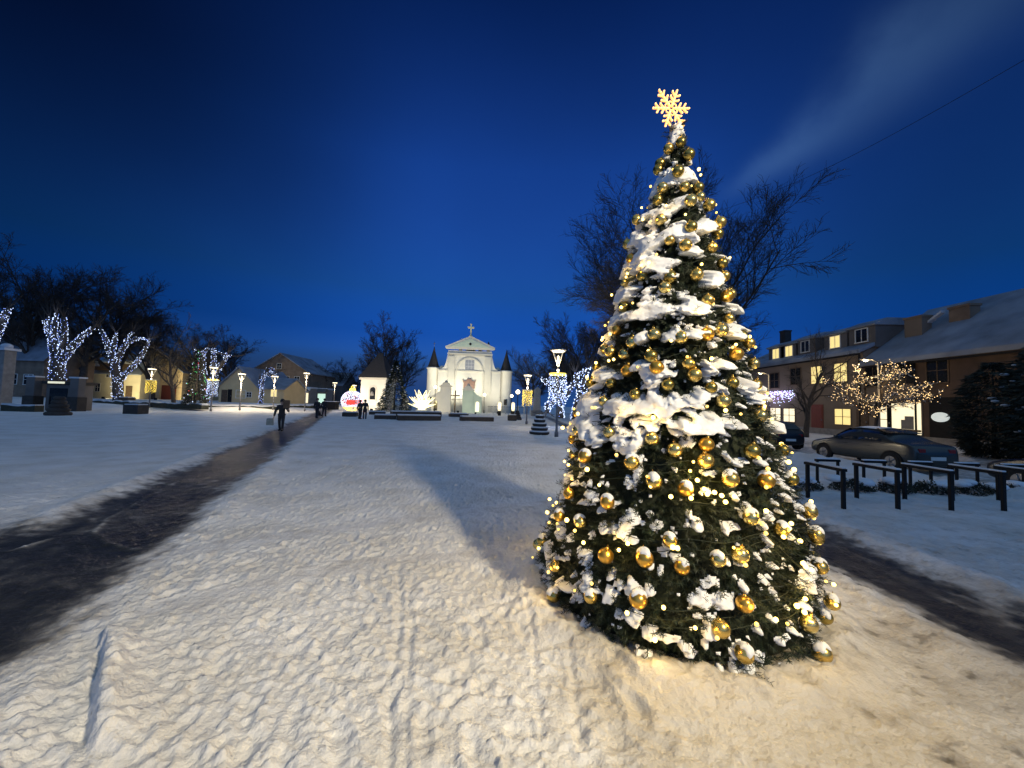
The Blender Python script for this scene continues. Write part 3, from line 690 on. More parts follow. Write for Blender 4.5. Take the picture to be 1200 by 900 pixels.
# ================================================================== street lamps
# the lamp that lights the foreground stands behind the camera, to the right
street_lantern('street_lantern', 'street lantern whose light falls across the snow onto the big tree', (4.7, -2.45, 0), 7.4, power=4400, lit=(1, .83, .53))
def on_ground(px, py): g = GH(px, py); return (g.x, g.y, HBf(g.x, g.y))
LAMPS = [(652, 512, 4.9, 900, 'street lantern right beside the tree with a white light curtain hung on it'),
         (617, 497, 4.5, 450, 'street lantern with a yellow curtain of lights, left of the nearest one'),
         (247, 482, 4.9, 480, 'street lantern with a bluish white light curtain on the left lawn'),
         (175, 474, 4.5, 420, 'street lantern with a yellow light curtain before the yellow house'),
         (281, 477, 4.3, 900, 'plain street lantern before the yellow gabled house'),
         (320, 478, 4.3, 500, 'plain street lantern beside the small dark lit tree'),
         (357, 482, 5.2, 300, 'plain street lantern above the lone walking person'),
         (391, 477, 4.4, 250, 'plain street lantern beside the dark container'),
         (414, 479, 4.4, 250, 'plain street lantern behind the giant lit bauble'),
         (204, 471, 0, 0, '')]
lamp_xyz = {}
for px, py, h, pw, lab in LAMPS:
    if not h: continue
    p = on_ground(px, py); lamp_xyz[px] = p
    street_lantern('street_lantern', lab, p, h, power=pw)

def light_curtain(lamp, zt, length, rad, m, m2, label, dens):
    x, y, z0 = lamp_xyz[lamp]; g = random.Random(int(x * 31))
    t = thing('light_curtain', label, 'light curtain', (x, y, z0 + zt), 0, 'light curtains hung on the lanterns')
    b = MB(); b.lathe([(rad - .05, -.06), (rad, -.06), (rad, .05), (rad - .05, .05)], 20)
    for k in range(3):
        a = k * 2 * PI / 3; b.tube([(.05 * math.cos(a), .05 * math.sin(a), .05), (rad * math.cos(a), rad * math.sin(a), 0)], .015, 4)
    b.build('hoop', M_ybulb if m is M_wbulb else M_white, t)
    wi = MB(); mb = MB(); ns = 18
    for k in range(ns):
        a = 2 * PI * k / ns; L = length * g.uniform(.8, 1.02)
        wi.tube([(rad * math.cos(a), rad * math.sin(a), -.05), (rad * math.cos(a) * 1.02, rad * math.sin(a) * 1.02, -L)], .006, 3)
        for i in range(dens):
            zz = -L * (i + g.random()) / dens
            mb.octa((rad * math.cos(a) + g.uniform(-.05, .05), rad * math.sin(a) + g.uniform(-.05, .05), zz), g.uniform(.018, .034), 0 if g.random() < .75 else 1)
    wi.build('strand', M_wire, t); o = mb.build('bulb', [m, m2], t, fix=False); o['kind'] = 'stuff'
    light('curtain_glow', 'POINT', (0, 0, -length * .5), 30, (.7, .8, 1) if m is M_wbulb else (1, .75, .2), t, .3)
light_curtain(652, 3.55, 1.95, .47, M_wbulb, M_bbulb, 'white light curtain hanging from the nearest lantern by the tree', 15)
light_curtain(617, 3.1, 1.5, .42, M_ybulb, M_ybulb, 'yellow light curtain hanging from a lantern near the church', 20)
light_curtain(247, 3.5, 1.9, .47, M_wbulb, M_bbulb, 'bluish white light curtain on a lantern of the left lawn', 13)
light_curtain(175, 3.2, 1.6, .45, M_ybulb, M_ybulb, 'yellow light curtain on a lantern before the yellow house', 20)

# globe lamps by the church
def globe_lamp(px, py, h, label, pw=120):
    p = on_ground(px, py); t = thing('globe_lamp', label, 'globe lamp', p, 0, 'globe lamps near the church')
    b = MB(); b.lathe([(.12, 0), (.10, .5), (.05, .6), (.045, h - .35), (.12, h - .3), (.12, h - .25)], 10); b.build('pole', M_black, t)
    b = MB(); b.ball((0, 0, h), .27, 14, 10); b.build('globe', M_lamp, t)
    light('globe_light', 'POINT', (0, -.45, h), pw, (1, .86, .58), t, .25)
globe_lamp(606, 491, 3.3, 'globe lamp behind the dark round flower tub')
globe_lamp(599, 486, 3.2, 'globe lamp at the right corner of the church', 90)
globe_lamp(567, 484, 3.4, 'globe lamp before the right wing of the church gate', 100)
globe_lamp(509, 484, 4.2, 'globe lamp at the left corner of the church', 100)
# street lights on masts along the building
def mast_light(px, py, X, label, pw):
    p = PXX(px, py, X); z = p.z; t = thing('mast_light', label, 'street light', (p.x, p.y, 0), 0, 'mast lights along the long house')
    b = MB(); b.lathe([(.10, 0), (.09, .8), (.055, .9), (.045, z + .05)], 10); b.build('pole', M_steel, t)
    b = MB(); b.tube([(0, 0, z), (-.45, .05, z + .16)], [.035, .03], 8); b.build('arm', M_steel, t)
    b = MB(); b.box(-1.0, -.10, z + .10, -.40, .20, z + .20); b.build('lamp_head', M_steel, t, bevel=.03)
    b = MB(); b.ball((-.7, .05, z + .08), .13, 10, 6, .6); b.build('lamp_glow', M_lamp, t)
    light('lamp_light', 'POINT', (-.7, .05, z - .15), pw * .34, (1, .72, .34), t, .12)
mast_light(1029, 424, 22.0, 'mast street light above the round tree with orange lights', 420)
mast_light(901, 439, 22.0, 'mast street light behind the right edge of the decorated tree', 420)

# ================================================================== planters, benches, stands
def tub(px, py, s, label, snow):
    p = on_ground(px, py); t = thing('flower_tub', label, 'flower tub', p, 0, 'tiered round flower tubs', s)
    b = MB(); prof = []
    for k in range(5):
        r = .60 - .085 * k; z = .24 * k
        prof += [(r - .07, z), (r, z + .06), (r, z + .17), (r - .08, z + .235)]
    b.lathe(prof, 20); b.build('tier', M_slab, t)
    if snow:
        b = MB()
        for k in range(5):
            r = .60 - .085 * k; z = .24 * k + .175; b.lathe([(r - .13, z - .01), (r + .015, z - .01), (r + .01, z + .03), (r - .09, z + .065)], 20)
        b.build('snow_cap', M_roofsnow, t)
tub(632, 509, 1.0, 'tiered tub with snow on each ring, beside the nearest lantern', True)
tub(68, 487, 1.15, 'dark tiered tub before the dark kiosk on the left lawn', False)
tub(606, 492, .9, 'dark tub round the foot of a globe lamp', False)
def box_planter(px, py, w, h, label):
    p = on_ground(px, py); t = thing('box_planter', label, 'planter', p, .1, 'square planters on the left lawn')
    b = MB(); b.box(-w / 2, -w / 2, 0, w / 2, w / 2, h); b.build('tub', M_slab, t, bevel=.03)
    b = MB(); b.box(-w / 2 + .04, -w / 2 + .04, h + .002, w / 2 - .04, w / 2 - .04, h + .10); b.build('snow_cap', M_roofsnow, t, bevel=.05)
box_planter(159, 485, 1.15, .75, 'square dark planter nearer the camera on the left lawn')
box_planter(148, 476, 1.1, .75, 'square dark planter beside the foot of a lit tree')
box_planter(600, 493, .9, .6, 'square planter beside the globe lamp')
p = on_ground(388, 480); t = thing('container', 'dark container box with snow on its lid behind the walkers', 'container', p)
b = MB(); b.box(-1.0, -.6, .05, 1.0, .6, 1.25); b.build('bin_body', M_black, t, bevel=.04)
b = MB(); b.box(-1.05, -.65, 1.252, 1.05, .65, 1.36); b.build('snow_cap', M_roofsnow, t, bevel=.05)

BENCH = [(55, 140, 668, .40, 'left of the couple'), (220, 320, 657, .35, 'behind and right of the couple'), (252, 388, 685, .36, 'nearest row, right of the couple'),
         (365, 665, 670, .55, 'long raised step under the light flower'), (400, 662, 692, .42, 'before the light flower, nearest the camera'), (715, 830, 670, .36, 'between the flower and the church gate'),
         (790, 985, 697, .40, 'before the church gate, right of the flower')]
for x0, x1, yb, h, lab in BENCH:
    a, b_ = G(390 + x0 / 5.217, 360 + yb / 5.217), G(390 + x1 / 5.217, 360 + yb / 5.217 + .4)
    w = (b_ - a).length; c = (a + b_) / 2
    t = thing('low_bench', 'low dark bench capped with snow, ' + lab, 'bench', (c.x, c.y, 0), math.atan2(b_.y - a.y, b_.x - a.x), 'low benches round the light flower')
    b = MB(); b.box(-w / 2, 0, 0, w / 2, 1.0, h); b.build('base', M_slab, t, bevel=.02)
    b = MB(); b.box(-w / 2 + .03, .03, h + .002, w / 2 - .03, .97, h + .14); b.build('snow_cap', M_roofsnow, t, bevel=.06)
# low hedges and wall edges on the far left lawn
for x0, x1, py, h, lab in ((98, 236, 474, .45, 'low snowy hedge along the left lawn behind the lit trees'), (200, 330, 475, .5, 'low hedge before the yellow gabled house'), (0, 40, 482, .5, 'low hedge at the left edge beside the kiosk'), (330, 395, 478, .4, 'low hedge behind the walking people')):
    a, b_ = Vector(on_ground(x0, py)), Vector(on_ground(x1, py + (x1 - x0) * .02)); w = (b_ - a).length; c = (a + b_) / 2
    t = thing('low_hedge', lab, 'hedge', c, math.atan2(b_.y - a.y, b_.x - a.x), 'low hedges on the left lawn')
    b = MB(); n = max(6, int(w / .5)); g = random.Random(x0)
    top = [(-w / 2 + w * k / n, h * g.uniform(.75, 1.1)) for k in range(n + 1)]
    b.prism([(-w / 2, -.1), (w / 2, -.1)] + top[::-1], 0, .8); b.build('foliage', M_hedge, t)
    b = MB(); b.prism([(x, z + .002) for x, z in top] + [(x, z + g.uniform(.06, .16)) for x, z in top[::-1]], .02, .75); b.build('snow_cap', M_roofsnow, t)

# bicycle stands: hoops of square tube with a flat top
def bike_stand(c, along, post, h, wdt, label, group):
    t = thing('bicycle_stand', label, 'bicycle stand', c, 0, group)
    dx, dy = along
    for k in (-.5, .5):
        b = MB(); b.box(dx * k - post, dy * k - post, -.1, dx * k + post, dy * k + post, h); b.build('post', M_black, t, bevel=.008)
    b = MB(); ex, ey = abs(dx) / 2 + post + .01, abs(dy) / 2 + post + .01
    if dx > dy: ey = wdt
    else: ex = wdt
    b.box(-ex, -ey, h + .002, ex, ey, h + .055); b.build('top_rail', M_black, t, bevel=.008)
    b = MB(); b.box(-ex + .01, -ey + .01, h + .057, ex - .01, ey - .01, h + .085); b.build('snow_cap', M_snow, t, bevel=.012)
NAME5 = ['nearest the tree', 'second from the tree', 'in the middle of the row', 'fourth from the tree', 'at the right edge of the picture']
for k in range(5):
    bike_stand((6.22 + 1.07 * k, 7.66 + .06 * k, .02), (0, .86), .030, .66, .052, 'thick black bicycle stand of the front row, ' + NAME5[k], 'front row of bicycle stands')
for k in range(5):
    bike_stand((8.0 + 1.17 * k, 9.75, 0), (.52, 0), .026, .55, .05, 'thin black bicycle stand of the back row, ' + NAME5[k], 'back row of bicycle stands')
# low shrubs with snow between the stands
for k, (cx, w) in enumerate(((6.7, 1.0), (7.9, .9), (8.9, .7), (9.75, .9), (10.8, .8), (11.7, .8))):
    t = thing('low_shrub', 'low dark shrub with snow behind the bicycle stands, ' + ['nearest the tree', 'second of the row', 'third of the row', 'fourth of the row', 'fifth of the row', 'farthest right'][k], 'shrub', (cx, 8.95, 0), 0, 'low shrubs behind the bicycle stands')
    g = np.random.default_rng(k); n = 900
    th = g.random(n) * 2 * PI; ph = np.arccos(g.random(n)); rr = .55 + .45 * g.random(n)
    c = np.stack([np.cos(th) * np.sin(ph) * w * .55 * rr, np.sin(th) * np.sin(ph) * .32 * rr, np.cos(ph) * .26 * rr + .02], -1)
    d1 = g.normal(0, .022, (n, 3)); d2 = g.normal(0, .022, (n, 3))
    npmesh('foliage', np.stack([c - d1, c + d2, c + d1], 1).reshape(-1, 3), np.arange(n * 3).reshape(-1, 3), M_hedge, t, False)
    b = MB()
    for q in range(5):
        b.ball((g.uniform(-w * .4, w * .4), g.uniform(-.15, .15), g.uniform(.20, .27)), g.uniform(.10, .2), 10, 6, .45)
    b.build('snow_cap', M_snow, t)

# ================================================================== cars
def car(label, loc, rz, paint, hatch=False, snow=True, group='parked cars along the street'):
    """length along local y (front at +y), built from cross sections"""
    t = thing('parked_car', label, 'car', loc, rz, group)
    L = 4.55 if not hatch else 3.9
    # y along the car 0 rear .. 1 front : belt height, roof height, half widths
    st = [(0.0, .30, .66, .66, .70), (.015, .24, .93, .93, .80), (.07, .22, 1.0, 1.0, .84), (.17, .20, 1.0, 1.06, .86), (.245, .20, .99, 1.34, .87), (.34, .20, .97, 1.46, .88), (.52, .20, .95, 1.48, .88),
          (.61, .20, .94, 1.40, .88), (.73, .20, .93, .98, .87), (.80, .20, .90, .92, .86), (.93, .22, .80, .81, .82), (.985, .24, .70, .70, .74), (1.0, .30, .58, .58, .66)]
    if hatch:
        st = [(0.0, .32, .80, .80, .66), (.02, .26, .96, 1.00, .80), (.07, .22, 1.00, 1.24, .83), (.14, .20, 1.00, 1.44, .85), (.30, .20, .99, 1.50, .86), (.50, .20, .97, 1.50, .86),
              (.62, .20, .95, 1.36, .86), (.76, .20, .93, .99, .85), (.82, .20, .90, .92, .84), (.94, .22, .80, .80, .78), (.985, .26, .70, .70, .66), (1.0, .32, .58, .58, .58)]
    rows = []
    for (u, zb, zm, zt, w) in st:
        y = (u - .5) * L; cab = max(0, zt - zm); wt = w * (1 - .34 * min(1, cab / .5)) if cab > .02 else w * .93
        rows.append([(-w * .90, y, zb), (-w, y, zb + .16), (-w * 1.0, y, (zb + zm) / 2 + .05), (-w * .965, y, zm - .015), (-(wt * .45 + w * .5), y, zm + cab * .5), (-wt * .86, y, zt - .035 * min(1, cab * 4)), (-wt * .4, y, zt + .012), (0, y, zt + .02)])
    vs = []; fs = []; mi = []
    m = 15
    for r in rows: vs += r + [(-x, y, z) for x, y, z in r[-2::-1]]
    for i in range(len(rows) - 1):
        for k in range(m - 1): fs.append((i * m + k, i * m + k + 1, (i + 1) * m + k + 1, (i + 1) * m + k))
        fs.append((i * m + m - 1, i * m, (i + 1) * m, (i + 1) * m + m - 1))
    fs.append(tuple(range(m))); fs.append(tuple((len(rows) - 1) * m + k for k in reversed(range(m))))
    b = MB(); b.add(vs, fs, True); o = b.build('body', paint, t)
    sub = o.modifiers.new('sub', 'SUBSURF'); sub.levels = 2; sub.render_levels = 2
    # windows: panes laid 6 mm proud of the cabin skin
    def at(u, k, off=.008):
        us = [s_[0] for s_ in st]; i = max(0, min(len(us) - 2, np.searchsorted(us, u) - 1)); f = (u - us[i]) / (us[i + 1] - us[i])
        a, c = Vector(rows[i][k]), Vector(rows[i + 1][k]); return a.lerp(c, f)
    def zq(u, lo, hi):
        p3, p5 = at(u, 3), at(u, 5); return p3.lerp(p5, lo), p3.lerp(p5, hi)
    us_ = ([.255, .30, .37, .455], [.475, .54, .60, .665]) if not hatch else ([.12, .18, .28, .42], [.445, .52, .60, .67])
    for seg in us_:
        for sg in (1, -1):
            b = MB(); pts = []
            lo = [zq(u, .10, .86)[0] for u in seg]; hi = [zq(u, .10, .86)[1] for u in seg]
            vv = [Vector((-(abs(p.x) + .02) * sg, p.y, p.z)) for p in lo + hi]; n = len(seg)
            b.add(vv, [(i, i + 1, n + i + 1, n + i) for i in range(n - 1)], True); ob = b.build('side_window', M_glass, t)
            so_ = ob.modifiers.new('thick', 'SOLIDIFY'); so_.thickness = .012
    for (u0, u1, nm) in (((.605, .72, 'windscreen'), (.375, .235, 'rear_window')) if not hatch else ((.60, .745, 'windscreen'), (.125, .035, 'rear_window'))):
        b = MB(); p0, p1 = at(u0, 5), at(u1, 3); p1b = at(u1, 5)
        off = Vector((0, .03 if u1 > u0 else -.03, .028))
        a0, a1 = Vector((p0.x * .93, p0.y, p0.z)) + off, Vector((p1.x * .80, p1b.y, p1b.z + .01)) + off
        b.add([a0, (-a0.x, a0.y, a0.z), (-a1.x, a1.y, a1.z), a1], [(0, 1, 2, 3)]); ob = b.build(nm, M_glass, t)
        so_ = ob.modifiers.new('thick', 'SOLIDIFY'); so_.thickness = .012
    for u in (.17, .80):
        for sg in (-1, 1):
            y = (u - .5) * L; b = MB()
            b.prismx([(y + .40 * math.cos(a), max(.12, .32 + .40 * math.sin(a))) for a in np.linspace(0, 2 * PI, 24, endpoint=False)], sg * .80, sg * .868)
            b.build('wheel_arch', M_black, t)
            w_ = MB(); w_.prismx([(y + .315 * math.cos(a), .315 + .315 * math.sin(a)) for a in np.linspace(0, 2 * PI, 26, endpoint=False)], sg * .70, sg * .884)
            wo_ = w_.build('wheel', M_tyre, t, bevel=.02)
            r_ = MB(); r_.prismx([(y + .205 * math.cos(a), .315 + .205 * math.sin(a)) for a in np.linspace(0, 2 * PI, 20, endpoint=False)], sg * .86, sg * .888)
            for q in range(5):
                a = q * 2 * PI / 5; r_.tube([(sg * .893, y, .315), (sg * .893, y + .19 * math.cos(a), .315 + .19 * math.sin(a))], .02, 4)
            r_.build('rim', M_rim, wo_)
    for sg in (-1, 1):
        b = MB(); b.box(sg * .40 - .16, L / 2 - .20, .58, sg * .40 + .26 * sg + .0, L / 2 - .06, .68); b.build('headlight', M_white, t, bevel=.02)
        b = MB(); b.box(sg * .52 - .12, -L / 2 + .02, .72, sg * .52 + .12, -L / 2 + .14, .86); b.build('tail_light', mat('tail light red', (.25, .01, .01), .25, bump=0), t, bevel=.02)
        b = MB(); b.box(sg * .90 - .08, (.645 - .5) * L, .96, sg * .90 + .08, (.645 - .5) * L + .10, 1.09); b.build('mirror', paint, t, bevel=.03)
        for u in (.36, .57):
            b = MB(); b.box(sg * .875 - .015, (u - .5) * L - .08, .80, sg * .875 + .015, (u - .5) * L + .08, .825); b.build('handle', paint, t, bevel=.006)
    b = MB(); b.box(-.26, -L / 2 - .005, .48, .26, -L / 2 + .05, .60); b.build('number_plate', M_white, t)
    if snow:
        b = MB(); nn = 16; z0 = []
        u0, u1 = (.34, .60) if not hatch else (.16, .60)
        vs = []; fs = []
        for i in range(nn + 1):
            u = u0 + (u1 - u0) * i / nn; us = [s_[0] for s_ in st]; zt = np.interp(u, us, [s_[3] for s_ in st])
            for k in range(11):
                x = -.50 + k * .10; th = .022 * math.sin(PI * i / nn) ** .4 * math.sin(PI * k / 10) ** .4
                vs.append((x, (u - .5) * L, zt + .018 - .022 * (x / .5) ** 2 * 2 + th))
        for i in range(nn):
            for k in range(10): fs.append((i * 11 + k, i * 11 + k + 1, (i + 1) * 11 + k + 1, (i + 1) * 11 + k))
        b.add(vs, fs, True); b.build('snow_cover', M_snow, t)
    return t
car('grey green saloon car with a dark bonnet parked in the middle of the street view', (14.4, 15.3, -.20), R_(1), M_carpaint)
car('dark small hatchback parked behind the decorated tree near the bare tree', (14.5, 21.9, -.20), 0, M_cardark, True, False)
car('black saloon car at the right edge behind the bicycle stands', (14.4, 8.9, -.20), 0, M_cardark, False, False)
pc = GH(434, 479); car('white small car parked before the bell tower', (pc.x, pc.y, 0), R_(90), M_carwhite, True, False, 'parked cars by the church')

# overhead cable
c0, c1 = P(846, 246, 24), P(1290, 18, 9); pts = []
for k in range(25):
    f = k / 24; p = c0.lerp(c1, f); p.z -= .55 * math.sin(PI * f); pts.append(p)
b = MB(); b.tube(pts, .0085, 5); tag(b.build('overhead_cable', M_black), 'thin dark cable crossing the sky at the upper right', 'cable')

# ================================================================== giant lit bauble and light flower
p = on_ground(412, 482); t = thing('giant_bauble', 'giant walk in bauble of white and red lights with a gold crown', 'light sculpture', p)
Rb = 1.55; b = MB(); bb = MB(); g = random.Random(9)
for k in range(14):
    a = k * PI / 14; b.tube([(Rb * math.sin(f) * math.cos(a), Rb * math.sin(f) * math.sin(a), Rb - Rb * math.cos(f)) for f in np.linspace(-PI, PI, 33)], .022, 4)
for q in (.5, 1.0, 1.57, 2.1, 2.6):
    b.tube([(Rb * math.sin(q) * math.cos(a), Rb * math.sin(q) * math.sin(a), Rb - Rb * math.cos(q)) for a in np.linspace(0, 2 * PI, 33)], .022, 4)
b.build('frame', M_white, t)
for k in range(1500):
    ph = math.acos(1 - 2 * g.random()); a = g.random() * 2 * PI; zz = -math.cos(ph)
    front = math.sin(ph) * math.sin(a) < .35
    mi = 0
    if zz < -.55: mi = 2
    elif -.30 < zz < .12 and g.random() < .8 and -.25 < math.sin(ph) * math.cos(a): mi = 1
    elif g.random() < .12: mi = 1
    bb.octa((Rb * math.sin(ph) * math.cos(a), Rb * math.sin(ph) * math.sin(a), Rb + Rb * zz), .042, mi)
bb.build('bulb', [M_wbulb, M_rbulb, M_ybulb], t, fix=False)['kind'] = 'stuff'
b = MB(); b.lathe([(.42, 2 * Rb - .1), (.46, 2 * Rb + .05), (.40, 2 * Rb + .35), (.2, 2 * Rb + .45)], 16); b.tube([(.2 * math.cos(a), 0, 2 * Rb + .55 + .2 * math.sin(a)) for a in np.linspace(0, 2 * PI, 17)], .04, 6)
b.build('crown', M_ybulb, t)
b = MB(); b.box(-.15, -1.62, 1.0, 1.05, -1.52, 1.7); b.build('red_panel', M_red, t, bevel=.05)
light('bauble_glow', 'POINT', (0, 0, Rb), 90, (1, .8, .7), t, .6)

p = on_ground(494, 484); p = (p[0], p[1], .55); t = thing('light_flower', 'big lotus flower of glowing warm white light outlines on the snowy step', 'light sculpture', p)
b = MB(); bg_ = MB(); g = random.Random(2)
def petal(az, tilt, L, w, nest):
    out = Vector((math.cos(az), math.sin(az), 0)); d = out * math.sin(tilt) + Vector((0, 0, math.cos(tilt))); s = Vector((-math.sin(az), math.cos(az), 0))
    for sc in nest:
        pts = []
        for f in np.linspace(0, 1, 15):
            wv = w * sc * math.sin(PI * f ** .8); pts.append(d * (L * (1 - (1 - sc) * .5) * f) + s * wv + out * (.10 * L * f * f))
        for f in np.linspace(1, 0, 15)[1:]:
            wv = w * sc * math.sin(PI * f ** .8); pts.append(d * (L * (1 - (1 - sc) * .5) * f) - s * wv + out * (.10 * L * f * f))
        b.tube(pts, .035, 5)
for k in range(10): petal(2 * PI * k / 10, R_(66), 2.15, .36, (1, .6))
for k in range(8): petal(2 * PI * (k + .5) / 8, R_(42), 2.6, .40, (1, .6))
for k in range(6): petal(2 * PI * (k + .25) / 6, R_(16), 3.15, .44, (1, .6))
b.build('petal', mat('warm white light rope', (1, .9, .6), .4, bump=0, var=0, emit=(1, .85, .42), estr=1.8, sample=False), t)
b = MB(); b.lathe([(.1, .0), (.55, .02), (.4, .5), (.1, .7)], 14); b.build('core', M_lamp, t)
b = MB(); b.lathe([(.9, -.56), (.9, -.10), (.7, -.02), (.1, -.01)], 18); b.build('base', M_roofsnow, t)
light('flower_glow', 'POINT', (0, 0, 1.3), 420, (1, .85, .45), t, .5)
# red display letters and low red things by the tower
p = on_ground(455, 480); t = thing('market_stall', 'low market stall with a red counter before the bell tower', 'stall', p)
b = MB(); b.box(-1.2, -.4, 0, 1.2, .4, .8); b.build('counter', mat('red cloth', (.4, .05, .04), .8, bump=.1), t, bevel=.03)
b = MB(); b.box(-1.25, -.45, .802, 1.25, .45, .9); b.build('snow_cap', M_roofsnow, t, bevel=.04)

# ================================================================== trees
def grow_tree(seed, H, spread, trunk_h, n1=8, n2=7, n3=7, n4=5, r0=.22, upright=.55, tw=.006, limb=1.0):
    """limbs and twigs as two builders; branches divide four times"""
    g = random.Random(seed); A, B = MB(), MB(); tips = []
    def rnd(): return Vector((g.gauss(0, 1), g.gauss(0, 1), g.gauss(0, 1)))
    def branch(p, d, L, r, lev):
        segs = (7, 5, 4, 3, 2)[lev]; pts = [p]; rr = [r]; d = d.normalized()
        for i in range(segs):
            d = (d + rnd() * (.07, .12, .16, .18, .2)[lev] + Vector((0, 0, upright * (.02, .13, .12, .08, .05)[lev]))).normalized()
            p = p + d * (L / segs); pts.append(p); rr.append(max(tw * .5, r * (1 - .75 * (i + 1) / segs)))
        (A if lev <= 1 else B).tube(pts, rr, (8, 6, 4, 3, 3)[lev], cap=False)
        if lev >= 2: tips.append(pts)
        if lev == 4: return
        n = (n1, n2, n3, n4)[lev]
        for k in range(n):
            f = (.30 if lev == 0 else .18) + (1 - (.30 if lev == 0 else .18)) * (k + g.random() * .8) / n
            if lev == 0: f = trunk_h / L + (1 - trunk_h / L) * (k + .3) / n
            f = min(.98, f); q = f * segs; i = min(segs - 1, int(q)); bp = pts[i].lerp(pts[i + 1], q - i)
            dd = (pts[i + 1] - pts[i]).normalized(); side = dd.cross(rnd()).normalized() if lev else dd.cross(Vector((math.cos(2.4 * k), math.sin(2.4 * k), .05))).normalized()
            ang = g.uniform(.45, .95) * (spread if lev == 0 else .85)
            nd = dd * math.cos(ang) + side * math.sin(ang)
            nl = L * (g.uniform(.42, .62) * limb if lev == 0 else g.uniform(.38, .6)) * (1 - .35 * f if lev else 1)
            branch(bp, nd, nl, max(tw, rr[i] * (.6 if lev == 0 else .5)), lev + 1)
    branch(Vector((0, 0, -.2)), Vector((0, 0, 1)), H * .72, r0, 0)
    return A, B, tips
def bare_tree(seed, H, label, loc, group=None, rz=0.0, **kw):
    A, B, tips = grow_tree(seed, H, kw.pop('spread', 1.0), kw.pop('trunk_h', H * .22), **kw)
    t = thing('bare_tree', label, 'tree', loc, rz, group)
    A.build('trunk', M_bark, t, fix=False); B.build('crown', M_twig, t, fix=False)
    return t, tips
GT = 'bare trees behind the square'
p = P(822, 480, 21)
bare_tree(12, 9.9, 'large bare tree whose fan of branches spreads behind the decorated tree', (p.x, 21, 0), None, .4, n1=22, n2=13, n3=11, n4=8, r0=.26, spread=1.18, upright=.55, trunk_h=2.2, tw=.010, limb=1.95)
src = {}
def far_tree(kind, px, Y, H, label, sq=1.0, z=None):
    pt = P(px, 470, Y); rz = random.uniform(0, 6.28)
    if kind not in src:
        src[kind] = bare_tree(30 + kind, 10.0, label, (pt.x, Y, 0), GT, rz, n1=16, n2=11, n3=10, n4=7, r0=.24, upright=.6, tw=.0095, spread=(1.0, 1.25, .8)[kind])[0]; o = src[kind]
    else: o = copytree(src[kind]); relabel(o, label, (pt.x, Y, 0), rz)
    o.location.z = HBf(pt.x, Y) if z is None else z
    o.scale = (H / 10 * sq, H / 10 * sq, H / 10); return o
far_tree(1, -30, 62, 21, 'dense bare tree crown at the left picture edge', 1.2)
far_tree(0, 40, 60, 21.5, 'tall bare crown above the dark house with snowy roof', 1.2)
far_tree(1, 92, 62, 21, 'bare crown between two lit trees above the yellow house', 1.2)
far_tree(0, 140, 66, 19, 'bare crown rising behind the middle tree wrapped in lights', 1.2)
far_tree(2, 178, 72, 16, 'smaller bare crown on the right end of the left tree row', 1.3)
far_tree(1, 232, 78, 15, 'bare crown behind the third lit tree', 1.15)
far_tree(0, 268, 84, 14.5, 'bare crown behind the yellow gabled house', 1.15)
far_tree(0, 455, 84, 18.5, 'tall bare tree behind the bell tower roof', .95)
far_tree(1, 472, 92, 17, 'bare tree between bell tower and church', .95)
far_tree(2, 428, 100, 11, 'low bare tree left of the bell tower', 1.3)
far_tree(1, 405, 110, 11, 'low bare tree above the giant lit bauble', 1.4)
far_tree(0, 380, 105, 10, 'low bare tree right of the big brick house', 1.4)
far_tree(1, 628, 80, 12, 'bare tree just right of the church tower', 1.2)
far_tree(0, 655, 62, 13, 'bare tree behind the nearest lantern', 1.2)
far_tree(1, 690, 50, 12.5, 'bare tree behind the pale wrapped tree beside the fir', 1.2)
far_tree(2, 722, 46, 12, 'bare tree half hidden by the left side of the fir', 1.2)
far_tree(0, 860, 60, 12, 'bare tree half hidden by the right side of the fir', 1.1)
p = GH(204, 474)
bare_tree(61, 9.5, 'small dark bare tree with forked trunk before the pale lit wall', (p.x * .98, p.y * .98, HBf(p.x, p.y)), None, 1.0, n1=8, n2=6, n3=5, n4=3, r0=.24, trunk_h=1.6, spread=1.1, tw=.014)
q = PXX(944, 500, 21.5)
bare_tree(77, 7.6, 'small bare tree with forked trunk before the long house', (q.x, q.y, 0), None, 0, n1=9, n2=7, n3=6, n4=4, r0=.20, trunk_h=1.3, spread=1.0, tw=.008)
# round tree with orange lights and snow on its twigs
q = PXX(1027, 505, 21.0)
t, tips = bare_tree(88, 5.6, 'round low tree with orange lights and snowy twigs before the long house', (q.x, q.y, 0), None, 0, n1=11, n2=8, n3=6, n4=4, r0=.12, trunk_h=1.7, spread=1.75, upright=.12, tw=.007)
ls = thing('light_string', 'orange lights spread over the twigs of the round low tree', 'fairy lights', (q.x, q.y, 0)); b = MB(); g = random.Random(3); sn = MB(); wi = MB()
for pts in tips:
    if g.random() < .24: b.octa(pts[g.randrange(len(pts))] + Vector((0, 0, .02)), .024)
    if g.random() < .30:
        a, c = pts[0], pts[1]; sn.tube([a + Vector((0, 0, .02)), c + Vector((0, 0, .025))], [.016, .012], 4)
wi.tube([p_[1] for p_ in tips[::30]], .004, 3)
wi.build('wire', M_wire, ls); b.build('bulb', M_obulb, ls, fix=False)['kind'] = 'stuff'; sn.build('snow_cover', M_snow, t, fix=False)['kind'] = 'stuff'
for dx, dy, dz in ((0, -.6, 3.3), (-1.2, 0, 3.0), (1.0, .5, 3.1)): light('string_glow', 'POINT', (dx, dy, dz), 22, (1, .62, .25), ls, .3)

